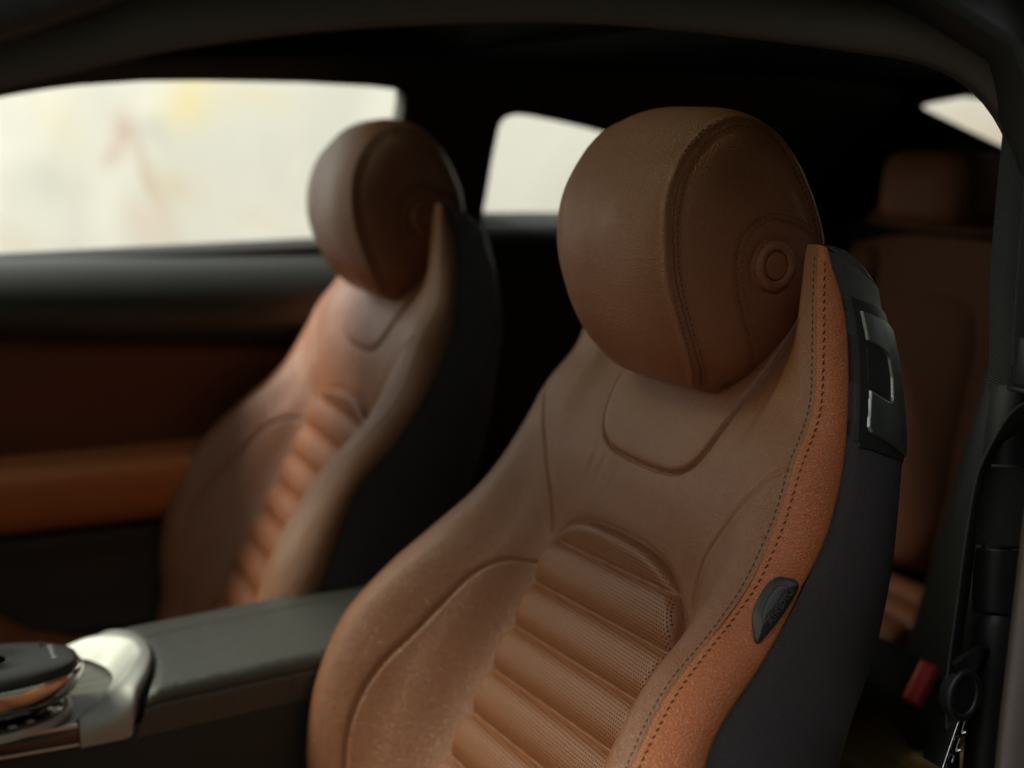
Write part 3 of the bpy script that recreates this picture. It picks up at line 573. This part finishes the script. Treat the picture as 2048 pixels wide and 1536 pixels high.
# near side: only the rear quarter behind the door opening
outn=[(.115,.25),(.115,1.0),(.125,1.12),(.10,1.20),(.0,1.25),(-.1,1.285),(0,1.295),(.5,1.28),(.9,1.28),(1.055,1.275),(1.055,.25)]
panel('side_wall',outn,[quart],False,M['plastic_soft'])
for far in(True,False):
    for nm,h in((('window_glass',main),('quarter_glass',quart)) if far else (('quarter_glass',quart),)):
        P=[(x,lean(z,far)+(.022 if far else -.022),z) for x,z in h]; mk(nm,P,[list(range(len(P)))],M['glass'],body,None,BO,False)
# roof lining: one gently domed sheet, and outer roof skin above it
SX0,SX1,SY=-.42,.12,.44        # added unseen roof opening letting in top light: x from, to, half width
xs=np.unique(np.r_[np.linspace(-.62,1.25,60),SX0,SX1]); t=np.unique(np.r_[np.linspace(-1,1,45),-SY/.612,SY/.612])
X,T=np.meshgrid(xs,t,indexing='ij'); zr=np.interp(X,[-.62,-.4,0,.5,.9,1.25],[1.228,1.252,1.268,1.266,1.258,1.235])
Z=zr-.022*np.abs(T)**3; Fr=gridF(len(xs),len(t)); Vr=np.stack([X,YC+T*.612,Z],-1).reshape(-1,3); cm=Vr[Fr].mean(1); hole_=(cm[:,0]>SX0)&(cm[:,0]<SX1)&(np.abs(cm[:,1]-YC)<SY)
mk('roof_lining',Vr,Fr[~hole_],M['headliner'],body,None,BO)
Vs=np.stack([X,YC+T*np.where(np.abs(T)>.75,.66,.612),Z+.052-.03*np.abs(T)**8],-1).reshape(-1,3); mk('roof_skin',Vs,Fr[~hole_],M['gloss'],body,None,BO)
rim=[]; 
for cx_,cy_,a0 in((SX1-.06,YC+SY-.06,0),(SX0+.06,YC+SY-.06,90),(SX0+.06,YC-SY+.06,180),(SX1-.06,YC-SY+.06,270)):
    for k in range(9): a_=math.radians(a0+k*90/8); rim.append((cx_+.085*math.cos(a_),cy_+.085*math.sin(a_)))
rim=np.array(rim); zl=lambda x,y:np.interp(x,[-.62,-.4,0,.5],[1.228,1.252,1.268,1.266])-.022*np.abs((y-YC)/.612)**3
lv=[]
for sc_,dz in((1.06,.0),(1.0,-.008),(.965,-.008),(.95,.002),(.95,.05),(.99,.056)):
    c_=rim.mean(0); q_=c_+(rim-c_)*sc_; lv.append([(x,y,zl(x,y)+dz) for x,y in q_])
lv=np.array(lv); mk('added_roof_frame',lv,gridF(6,len(rim),False,True),M['headliner'],body,None,BO)
mk('added_roof_pane',[(x,y,zl(x,y)+.052) for x,y in rim],[list(range(len(rim)))],M['added_roof_glass'],body,None,BO,False)
# pillars at the front, dashboard, firewall, floor
for far in(True,False):
    A=cr([(-.50,lean(1.215,far)+(.02 if far else -.03),1.235),(-.70,lean(1.14,far)+(.02 if far else -.03),1.155),(-1.0,lean(1.0,far)+.01*(1 if far else -3),1.0),(-1.35,lean(.85,far),.84)],24); sweep('windscreen_pillar',A,rrect(.055,.05,.015),M['plastic_soft'],body,org=BO)
W0=[(-.60,YC-.57,1.225),(-.60,YC+.57,1.225),(-1.40,YC+.66,.84),(-1.40,YC-.66,.84)]; mk('windscreen',W0,[(0,1,2,3)],M['screen_glass'],body,None,BO,False)
rbox('dashboard',(.55,1.36,.30),(-1.22,YC,.70),M['plastic_soft'],body,.07,5,org=BO,rot=(0,.12,0))
rbox('firewall',(.06,1.4,.62),(-1.5,YC,.52),M['plastic_soft'],body,.01,2,org=BO)
rbox('rear_panel',(.05,1.34,.75),(1.22,YC,.62),M['plastic_soft'],body,.01,2,org=BO)
rbox('parcel_shelf',(.30,1.30,.03),(1.06,YC,.985),M['headliner'],body,.008,2,org=BO)
fl=rbox('floor',(2.8,1.44,.04),(-.13,YC,.20),M['carpet'],None,.005,2); tag(fl,'tan carpeted cabin floor under the seats','floor',kind='structure')
rbox('door_sill',(2.6,.10,.12),(-.10,-.36,.24),M['plastic_soft'],body,.02,3,org=BO)
# rear windscreen: frame of the sloping rear opening with its glass
rw=[(1.05,.963,1.198),(1.05,.60,1.232),(1.05,.20,1.232),(1.05,-.20,1.198),(1.21,-.24,1.035),(1.21,1.0,1.035)]
# rear bulkhead with the opening of the back window
cu=bpy.data.curves.new('rear_window_frame','CURVE'); cu.dimensions='2D'; cu.fill_mode='BOTH'; cu.extrude=.015; cu.bevel_depth=.006
hole=cr([(.968,1.196),(.955,1.206),(.80,1.222),(.60,1.233),(.38,1.237),(.16,1.233),(-.04,1.222),(-.195,1.206),(-.208,1.196),(-.19,1.186),(.09,1.092),(.25,1.040),(.38,1.034),(.51,1.040),(.67,1.092),(.95,1.186)],120,True)
for plg in ([(-.32,.6),(1.08,.6),(1.08,1.28),(-.32,1.28)],hole):
    sp=cu.splines.new('POLY'); sp.points.add(len(plg)-1)
    for q_,(a_,b_) in zip(sp.points,plg): q_.co=(a_,b_,0,1)
    sp.use_cyclic_u=True
to=bpy.data.objects.new('t',cu); COL.objects.link(to); me=bpy.data.meshes.new_from_object(to.evaluated_get(bpy.context.evaluated_depsgraph_get())); bpy.data.objects.remove(to)
for v in me.vertices:
    a_,b_,c_=v.co; v.co=(1.065+c_-BO[0],a_-BO[1],b_-BO[2])
me.materials.clear(); me.materials.append(M['headliner']); fo_=bpy.data.objects.new('rear_window_frame',me); COL.objects.link(fo_); fo_.parent=body
mk('rear_glass',[(1.09,y_,z_) for y_,z_ in hole],[list(range(120))],M['glass'],body,None,BO,False)
# door opening: rubber seal and roof trim, swept round the opening
seal=[(-1.30,.83),(-1.0,.975),(-.75,1.085),(-.592,1.154),(-.506,1.179),(-.453,1.191),(-.367,1.203),(-.264,1.2105),(-.205,1.2115),(-.133,1.209),(-.016,1.200),(.046,1.193),(.083,1.180),(.104,1.162),(.1155,1.137),(.122,1.10),(.121,1.058),(.106,1.015),(.093,.967),(.074,.92),(.055,.875),(.030,.817),(.002,.751),(-.03,.66),(-.06,.50),(-.08,.33)]
S=cr([(x,lean(z,False),z) for x,z in seal],240)
# profile: (across the opening plane outwards, thickness towards the outside)
Tn=np.gradient(S,axis=0); Tn/=np.linalg.norm(Tn,axis=1)[:,None]; pn=np.array([0,-1,.35]); pn/=np.linalg.norm(pn); Ou=np.cross(Tn,pn); Ou/=np.linalg.norm(Ou,axis=1)[:,None]
if Ou[100,2]<0: Ou=-Ou
def ribbon(name,prof,mat,npr):
    pr=cr(np.array(prof),npr); V=S[:,None,:]+Ou[:,None,:]*pr[None,:,0:1]+pn[None,None,:]*pr[None,:,1:2]
    d=np.r_[0,np.cumsum(np.linalg.norm(np.diff(S,axis=0),axis=1))]; e=np.r_[0,np.cumsum(np.linalg.norm(np.diff(pr,axis=0),axis=1))]; uv=np.stack(np.meshgrid(d,e,indexing='ij'),-1)
    return mk(name,V,gridF(len(S),npr),mat,body,uv,BO)
ribbon('opening_trim',[(.030,-.034),(.010,-.018),(.0,-.004),(.003,.003),(.012,.007),(.024,.008),(.034,.005),(.041,-.002),(.043,-.006)],M['seal'],40)
ribbon('door_seal',[(.041,-.008),(.042,.006),(.047,.017),(.056,.022),(.065,.019),(.071,.008),(.073,-.004)],M['seal'],36)
ribbon('outer_frame',[(.072,-.006),(.075,.0),(.080,.002),(.088,-.001),(.094,.004),(.102,.014),(.112,.018),(.14,.012),(.18,-.01)],M['plastic'],40)
# ------------------------------------------------------------------ far door
def part_empty(name,loc,parent,porg):
    o=bpy.data.objects.new(name,None); COL.objects.link(o); o.location=np.array(loc)-np.array(porg); o.parent=parent; o.empty_display_size=.05; return o
door=part_empty('far_door',(0,1.06,.2),body,BO); DO=(0,1.06,.2)
def dsweep(name,prof,mat,x0=-1.25,x1=.14,zf=None):
    pr=cr(np.array(prof),len(prof)*5); xs=np.linspace(x0,x1,60); V=np.stack([xs[:,None]+0*pr[:,0],pr[:,0]+0*xs[:,None],pr[:,1]+0*xs[:,None]],-1)
    if zf is not None: V[...,2]+=zf(xs)[:,None]*np.linspace(zf.w[0],zf.w[1],len(pr))
    return mk(name,V,gridF(60,len(pr)),mat,door,np.stack([V[...,0],V[...,2]],-1),DO)
zt=lambda x:-.036*((x+.46)/.38).clip(-.6,1.4); 
class ZF:
    def __init__(s,f,w): s.f=f; s.w=w
    def __call__(s,x): return s.f(x)
dsweep('upper_trim',[(1.080,.974),(1.060,.9755),(1.040,.9720),(1.018,.963),(.998,.947),(.985,.928),(.982,.908),(.990,.889),(1.012,.873),(1.045,.866)],M['dash_skin'],zf=ZF(zt,(0,1)))
dsweep('middle_panel',[(1.040,.876),(1.030,.850),(1.034,.80),(1.042,.75),(1.046,.70),(1.046,.675)],M['trimbrown'],zf=ZF(zt,(1,0)))
dsweep('armrest',[(1.048,.700),(1.03,.700),(1.0,.698),(.976,.694),(.965,.684),(.964,.672),(.972,.645),(.986,.615),(1.01,.596),(1.04,.590)],M['armrest'])
dsweep('lower_panel',[(1.04,.592),(1.015,.585),(1.012,.54),(1.0,.47),(.99,.44),(1.004,.415),(1.012,.32),(1.02,.22)],M['plastic_soft'])
# far rear quarter trim
q=part_empty('quarter_trim',(.7,1.06,.4),body,BO)
pr=cr(np.array([(1.07,1.010),(1.050,1.012),(1.028,1.006),(1.012,.990),(1.004,.965),(1.004,.93),(1.012,.90),(1.03,.80),(1.04,.55),(1.04,.25)]),50); xs=np.linspace(.20,1.2,30)
V=np.stack([xs[:,None]+0*pr[:,0],pr[:,0]+0*xs[:,None],pr[:,1]+0*xs[:,None]],-1); mk('sill_trim',V,gridF(30,50),M['plastic_soft'],q,None,(.7,1.06,.4))
sweep('lock_pin',cr([(.012,1.047,.972),(.012,1.047,.984),(.012,1.047,.989)],6),circ(.004),M['plastic'],door,up=(1,0,0),org=DO)
# ------------------------------------------------------------------ centre console
con=empty('centre_console',(-.3,.37,.25),'black leather centre console between the seats with silver surround and grey wood','console'); CO=(-.3,.37,.25)
# armrest pad
xs=np.linspace(0,1,60); aa=np.linspace(0,1,241)
def pad_pt(u,v):
    # v across from near-side bottom, over the top, to far-side bottom
    x0=-.404+.0*v; cy=.370; hw=.0945
    zt_=.634+.018*np.clip(u*1.3,0,1)+.004*np.sin(np.pi*np.clip(u,0,1))
    a=(v-.5)*2; ang=np.sign(a)*np.minimum(1,np.abs(a)*1.0)
    # rounded rectangle section
    s=np.abs(a); flat=.62
    yy=np.where(s<flat,s/flat*(hw-.012),hw-.012+.012*np.sin(np.clip((s-flat)/.16,0,1)*np.pi/2)); zz=np.where(s<flat,-.0035*(s/flat)**2,-.0035-.014*(1-np.cos(np.clip((s-flat)/.16,0,1)*np.pi/2)))
    zz=zz-np.clip((s-flat-.16)/(1-flat-.16),0,1)*.032
    # front edge follows the silver arc: middle sits further back on the near shoulder
    xfr=-.4285+.030*np.clip(1-(np.abs(a))**2.2,0,1)
    x=xfr+u*(.20-xfr)
    f=np.clip(1-u/.02,0,1); zz=zz-.004*f*f
    return np.stack([x,cy+np.sign(a)*yy,zt_+zz],-1)
U,Vv=np.meshgrid(xs**1.6,aa,indexing='ij'); P=pad_pt(U,Vv); Fq=orient(P.reshape(-1,3),gridF(60,241),(0,0,1)); N=vnorm(P.reshape(-1,3),Fq).reshape(P.shape)
a=(Vv-.5)*2; dg=-.0030*np.exp(-((a-.33)/.012)**2)-.0016*np.exp(-((a+.80)/.012)**2)-.0016*np.exp(-((a-.80)/.012)**2)
mk('armrest_pad',P+N*dg[...,None],Fq,M['console_leather'],con,np.stack([P[...,0],P[...,1]],-1),CO)
st=pad_pt(np.linspace(0.01,1,120)**1.2,np.full(120,.5-.77/2)); stitches('stitching',st,np.tile(np.array([0,-.6,.8]),(120,1)),M['thread'],con,CO,pitch=.006,ln=.0042)
rbox('side_body',(.92,.186,.34),(-.26,.370,.430),M['plastic_soft'],con,.012,3,org=CO)
rbox('side_body',(.66,.176,.06),(-.09,.370,.592),M['plastic_soft'],con,.010,3,org=CO)
# silver surround
def st_(l): return np.array(l,float)
half=[[(-.477,.2715,.586),(-.477,.2720,.600),(-.4765,.2755,.611),(-.4775,.2790,.612),(-.479,.2830,.608)],
 [(-.455,.2710,.587),(-.452,.2712,.607),(-.466,.2790,.617),(-.4685,.2850,.6175),(-.472,.2900,.610)],
 [(-.432,.2710,.589),(-.431,.2735,.616),(-.446,.2890,.6270),(-.4500,.2960,.6265),(-.460,.3030,.613)],
 [(-.4285,.2730,.598),(-.4215,.2830,.628),(-.4290,.3010,.6335),(-.4350,.3080,.6320),(-.449,.3150,.614)],
 [(-.4140,.3020,.612),(-.4075,.3060,.635),(-.4150,.3200,.6385),(-.4225,.3270,.6360),(-.441,.3330,.615)],
 [(-.4010,.3420,.618),(-.3965,.3430,.637),(-.4030,.3460,.6405),(-.4120,.3490,.6380),(-.434,.3520,.615)],
 [(-.3990,.3700,.618),(-.3945,.3700,.6375),(-.4010,.3700,.6410),(-.4100,.3700,.6385),(-.432,.3700,.615)]]
allst=half+[[(x,.74-y,z) for x,y,z in h] for h in half[-2::-1]]
G=np.array(allst); G2=np.stack([cr(G[:,k],90) for k in range(5)],1); G3=np.array([cr(g,26) for g in G2])
mk('silver_surround',G3,orient(G3.reshape(-1,3),gridF(90,26),(0,0,1)),M['satin'],con,None,CO)
# engraved cover mark on the surround
mkp=cr([(-.4285,.376,.6165),(-.4215,.374,.6245),(-.4205,.388,.6252),(-.4235,.4,.6225),(-.4290,.402,.6165)],30); sweep('push_mark',mkp+np.array([0,0,.0008]),circ(.0007,6),M['chrome'],con,org=CO)
# wood panel
wp=[(-.9,.2775,.609),(-.478,.2775,.609),(-.468,.289,.6095),(-.455,.303,.610),(-.440,.325,.6105),(-.431,.35,.611),(-.429,.37,.611),(-.431,.39,.611),(-.44,.415,.6105),(-.455,.437,.610),(-.478,.4625,.609),(-.9,.4625,.609)]
mk('wood_panel',wp,[list(range(len(wp)))],M['wood'],con,None,CO,False)
for z,mt,h in((.6075,'bronze',.0045),(.5985,'gloss',.013),(.5895,'bronze',.0040)):
    rbox('edge_strip',(.42,.006,h),(-.688,.2735,z),M[mt],con,.0012,2,org=CO)
# hand rest with touch pad (controller)
hc=empty('hand_rest',(-.54,.31,.615),'black and chrome arched hand rest over the round control field on the wood','controller'); HO=(-.54,.31,.615)
ell=lambda cx,cy,rx,ry,n=64,p=2.4:np.array([(cx+rx*np.sign(math.cos(a))*abs(math.cos(a))**(2/p),cy+ry*np.sign(math.sin(a))*abs(math.sin(a))**(2/p)) for a in np.linspace(0,2*np.pi,n,endpoint=False)])
def lathe2(name,base,levels,mat,parent,org,cap=True):
    """stack of scaled outlines: levels (scale, z, dx)"""
    c=base.mean(0); V=[]
    for lv in levels:
        s,z=lv[:2]; dx=lv[2] if len(lv)>2 else 0
        V+= [(c[0]+(x-c[0])*s+dx,c[1]+(y-c[1])*s,z) for x,y in base]
    n=len(base); F2=[list(f) for f in gridF(len(levels),n,False,True)]
    if cap: F2.append([(len(levels)-1)*n+i for i in range(n)])
    return mk(name,V,F2,mat,parent,None,org)
base=ell(-.563,.316,.097,.058,80,2.3)
lathe2('top_pad',base,[(.90,.654),(.955,.6550),(.966,.6585),(.95,.6620),(.90,.6640),(.80,.6655),(.6,.6665),(.3,.667)],M['plastic'],hc,HO)
lathe2('chrome_band',base,[(.62,.619),(.76,.6235),(.88,.6300),(.96,.6390),(.995,.6470),(1.002,.6520),(.992,.6555),(.970,.6568),(.94,.6550)],M['chrome'],hc,HO,False)
# arch foot sweeping down at the tip to the base
#foot=cr([(-.470,.305,.6440),(-.464,.296,.640),(-.468,.284,.632),(-.482,.272,.624),(-.498,.266,.6185)],20); sweep('arch_foot',foot,rrect(.020,.007,.003),M['chrome'],hc,org=HO)
#foot=cr([(-.470,.330,.6440),(-.464,.342,.640),(-.468,.352,.632),(-.482,.362,.624),(-.498,.368,.6185)],20); sweep('arch_foot',foot,rrect(.020,.007,.003),M['chrome'],hc,org=HO)
b2=ell(-.575,.318,.098,.064,80,2.2)
lathe2('control_field',b2,[(.94,.6095),(.93,.6150),(.92,.6165),(.5,.6168)],M['gloss'],hc,HO)
lathe2('field_rim',b2,[(1.0,.6098),(.995,.6150),(.975,.6172),(.945,.6165),(.94,.6140)],M['satin'],hc,HO,False)
for (x,y,r) in((-.535,.272,.0032),(-.519,.278,.0030),(-.553,.268,.003)):
    a=np.linspace(0,2*np.pi,17)[:-1]; o=sweep('key_symbol',np.stack([x+r*np.cos(a),y+r*.8*np.sin(a),.6174+0*a],1)[[*range(16),0]],circ(.0006,6),M['icon'],hc,org=HO); 
    rbox('key_symbol',(r,.001,.0005),(x,y,.6174),M['icon'],hc,.0002,1,org=HO)
rbox('key_row',(.020,.050,.003),(-.492,.320,.6635),M['gloss'],hc,.0012,2,org=HO,rot=(0,.12,0))
for k,y in enumerate((.305,.315,.325,.335)): rbox('key_symbol',(.0045,.0030,.0006),(-.492,y,.6656),M['icon'],hc,.0002,1,org=HO,rot=(0,.12,0))
# ------------------------------------------------------------------ rear seat
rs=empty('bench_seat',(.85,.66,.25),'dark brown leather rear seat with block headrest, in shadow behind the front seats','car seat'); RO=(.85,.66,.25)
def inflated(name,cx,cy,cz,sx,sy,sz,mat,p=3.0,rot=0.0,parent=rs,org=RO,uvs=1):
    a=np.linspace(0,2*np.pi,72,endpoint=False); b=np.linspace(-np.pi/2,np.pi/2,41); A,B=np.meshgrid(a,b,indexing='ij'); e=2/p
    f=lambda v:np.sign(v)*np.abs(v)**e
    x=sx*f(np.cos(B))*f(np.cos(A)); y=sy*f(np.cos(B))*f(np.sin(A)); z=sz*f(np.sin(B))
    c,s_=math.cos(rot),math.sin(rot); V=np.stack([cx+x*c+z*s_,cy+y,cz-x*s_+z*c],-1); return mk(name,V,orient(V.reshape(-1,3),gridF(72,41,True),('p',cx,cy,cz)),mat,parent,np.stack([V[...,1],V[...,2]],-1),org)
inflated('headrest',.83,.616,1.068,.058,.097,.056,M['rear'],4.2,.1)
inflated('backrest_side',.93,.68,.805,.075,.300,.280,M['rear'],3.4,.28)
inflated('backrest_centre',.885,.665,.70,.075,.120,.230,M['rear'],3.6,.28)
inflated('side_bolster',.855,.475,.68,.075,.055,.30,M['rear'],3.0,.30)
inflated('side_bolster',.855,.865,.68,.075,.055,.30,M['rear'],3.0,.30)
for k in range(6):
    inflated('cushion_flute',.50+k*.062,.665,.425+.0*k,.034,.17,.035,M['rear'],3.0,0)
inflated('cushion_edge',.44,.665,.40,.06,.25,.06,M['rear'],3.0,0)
rc=part_empty('rear_shade_block',(.7,.3,.25),body,BO)  # black block stands in for the shade beside the rear backrest
rbox('shade_block_body',(.10,.12,.58),(.69,.33,.66),M['plastic_soft'],rc,.035,4,org=(.7,.3,.25),rot=(0,.30,0))
mt_=empty('floor_mat',(.5,.25,.26),'ribbed tan rear mat on the cabin floor below the red belt buckle','floor mat')
for k in range(22):
    inx=.20+k*.030; rbox('rib',(.022,.75,.016),(inx,.28,.292),M['mat'],mt_,.006,2,org=(.5,.25,.26))
rbox('mat_base',(.70,.78,.05),(.51,.28,.262),M['mat'],mt_,.01,2,org=(.5,.25,.26))
# rear buckle with red button
bk=empty('belt_buckle',(.38,.10,.45),'black rear belt buckle with red release button low behind the near seat','seat belt buckle'); KO=(.38,.10,.45)
c0=np.array([.363,.10,.567])
R_=Matrix.Rotation(math.radians(0),4,'Z')
sweep('buckle_stalk',cr([(.20,.16,.60),(.26,.14,.602),(.30,.12,.59),(.35,.10,.56),(.38,.09,.52)],24),rrect(.070,.045,.015),M['plastic_soft'],bk,org=KO,up=(0,-1,.6))
btn=rbox('release_button',(.046,.020,.022),(.331,.062,.586),M['red'],bk,.004,3,org=KO,rot=(math.radians(25),math.radians(-52),math.radians(10)))
# ------------------------------------------------------------------ near belt and pillar trim
pl=part_empty('pillar_trim',(.16,-.26,.3),body,BO); PO=(.16,-.26,.3)
def vpanel(name,rows_,mat,x_edge,w=.10,dep=.03,twl=False):
    """upright rounded panel facing the cabin front: rows (z, x of its front-left edge, y)"""
    rows_=cr(np.array(rows_),40); a=np.linspace(0,1,30); ang=a*math.pi/2
    V=[]
    for z,x,y in rows_:
        # from the inboard face round the edge to the outer face
        V.append([(x+dep*(1-math.sin(q))+ (0 if q>0 else 0),y+.012-(.012)*0+dep*(1-math.cos(q))*-1*.0+ .02-(.02+.0)*math.sin(q)*1.0,z) for q in ang]+[(x+w*k,y-.012*k,z) for k in (.2,.5,1.0)])
    V=np.array(V); d=np.concatenate([np.zeros((40,1)),np.cumsum(np.linalg.norm(np.diff(V,axis=1),axis=2),1)],1)
    return mk(name,V,gridF(40,V.shape[1]),mat,pl,np.stack([d,V[...,2]],-1),PO)
vpanel('cloth_panel',[(.905,.104,-.250),(.88,.101,-.250),(.855,.100,-.250),(.846,.1005,-.250)],M['twill'],0)
vpanel('cloth_panel',[(1.30,.125,-.235),(1.2,.117,-.24),(1.064,.106,-.245),(1.0,.104,-.25),(.96,.106,-.25)],M['twill'],0)
vpanel('vinyl_panel',[(.9655,.107,-.252),(.94,.104,-.252),(.9075,.102,-.252)],M['plastic'],0)
vpanel('vinyl_panel',[(.8435,.1035,-.253),(.842,.101,-.252),(.82,.100,-.252),(.797,.1015,-.252),(.7945,.104,-.253)],M['plastic'],0)
vpanel('vinyl_panel',[(.7915,.109,-.253),(.789,.1045,-.252),(.75,.1035,-.252),(.70,.102,-.252),(.60,.10,-.252),(.30,.10,-.252)],M['plastic'],0)
belt=empty('seat_belt',(.1,-.25,.7),'black front seat belt hanging down the pillar through a black guide loop','seat belt'); EO=(.1,-.25,.7)
def strap(name,path,width,mat=M['webbing'],up=(0,-1,0),th=.0012,parent=belt,org=EO,n=90): 
    return sweep(name,cr(np.array(path),n),rrect(width,th*2,th*.9,2),mat,parent,up=up,org=org)
strap('upper_webbing',[(.131,-.262,1.30),(.127,-.262,1.15),(.125,-.262,1.02),(.126,-.262,.985)],.046,up=(0,-1,0))
rbox('belt_clip',(.062,.016,.037),(.1365,-.266,.9865),M['plastic'],belt,.003,3,org=EO)
rbox('belt_clip',(.064,.018,.004),(.1362,-.266,.9665),M['plastic'],belt,.001,2,org=EO)
strap('lower_webbing',[(.145,-.262,.965),(.140,-.262,.955),(.128,-.258,.944),(.108,-.252,.928),(.098,-.246,.905),(.094,-.243,.865),(.0885,-.243,.809),(.084,-.243,.764),(.083,-.243,.74)],.046,up=(-.60,.80,0))
strap('tail_webbing',[(.083,-.243,.735),(.086,-.243,.71),(.0885,-.243,.69),(.089,-.243,.64),(.085,-.243,.5)],.040,up=(-.60,.80,0))
ring=[(math.cos(a),math.sin(a)) for a in np.linspace(0,2*np.pi,48,endpoint=False)]
lp=np.array([(.0775+.0130*c_,-.258,.7415+.0170*s_) for c_,s_ in ring]); sweep('guide_loop',lp[[*range(48),0]],rrect(.006,.012,.0025),M['plastic'],belt,up=(0,-1,0),org=EO,caps=False)
sweep('guide_arm',cr([(.070,-.258,.757),(.088,-.254,.762),(.106,-.246,.760),(.116,-.240,.748),(.108,-.240,.732),(.092,-.250,.726)],40),rrect(.020,.006,.0025),M['plastic'],belt,up=(0,-1,0),org=EO)
a=np.linspace(0,2*np.pi,30,endpoint=False); mk('guide_cap',[(.0775+.011*math.cos(t),-.262,.7415+.0145*math.sin(t)) for t in a],[list(range(30))],M['plastic_soft'],belt,None,EO,False)
tg=empty('belt_tongue',(.066,-.25,.70),'shiny metal belt tongue hanging below the black guide loop','belt tongue'); TO=(.066,-.25,.70)
sweep('metal_plate',cr([(.0745,-.252,.724),(.0700,-.252,.712),(.0655,-.252,.700),(.0610,-.252,.688)],12),rrect(.0025,.022,.001),M['chrome'],tg,up=(0,-1,0),org=TO)
sweep('metal_plate',cr([(.0815,-.252,.726),(.0780,-.252,.713),(.0735,-.252,.700),(.0700,-.252,.690)],12),rrect(.0022,.020,.001),M['chrome'],tg,up=(0,-1,0),org=TO)
for z,x in((.7115,.0742),(.6985,.0700)): sweep('cross_bar',np.array([(x-.005,-.2625,z-.001),(x,-.263,z),(x+.0055,-.2625,z+.001)]),circ(.0014,8),M['chrome'],tg,up=(0,-1,0),org=TO)
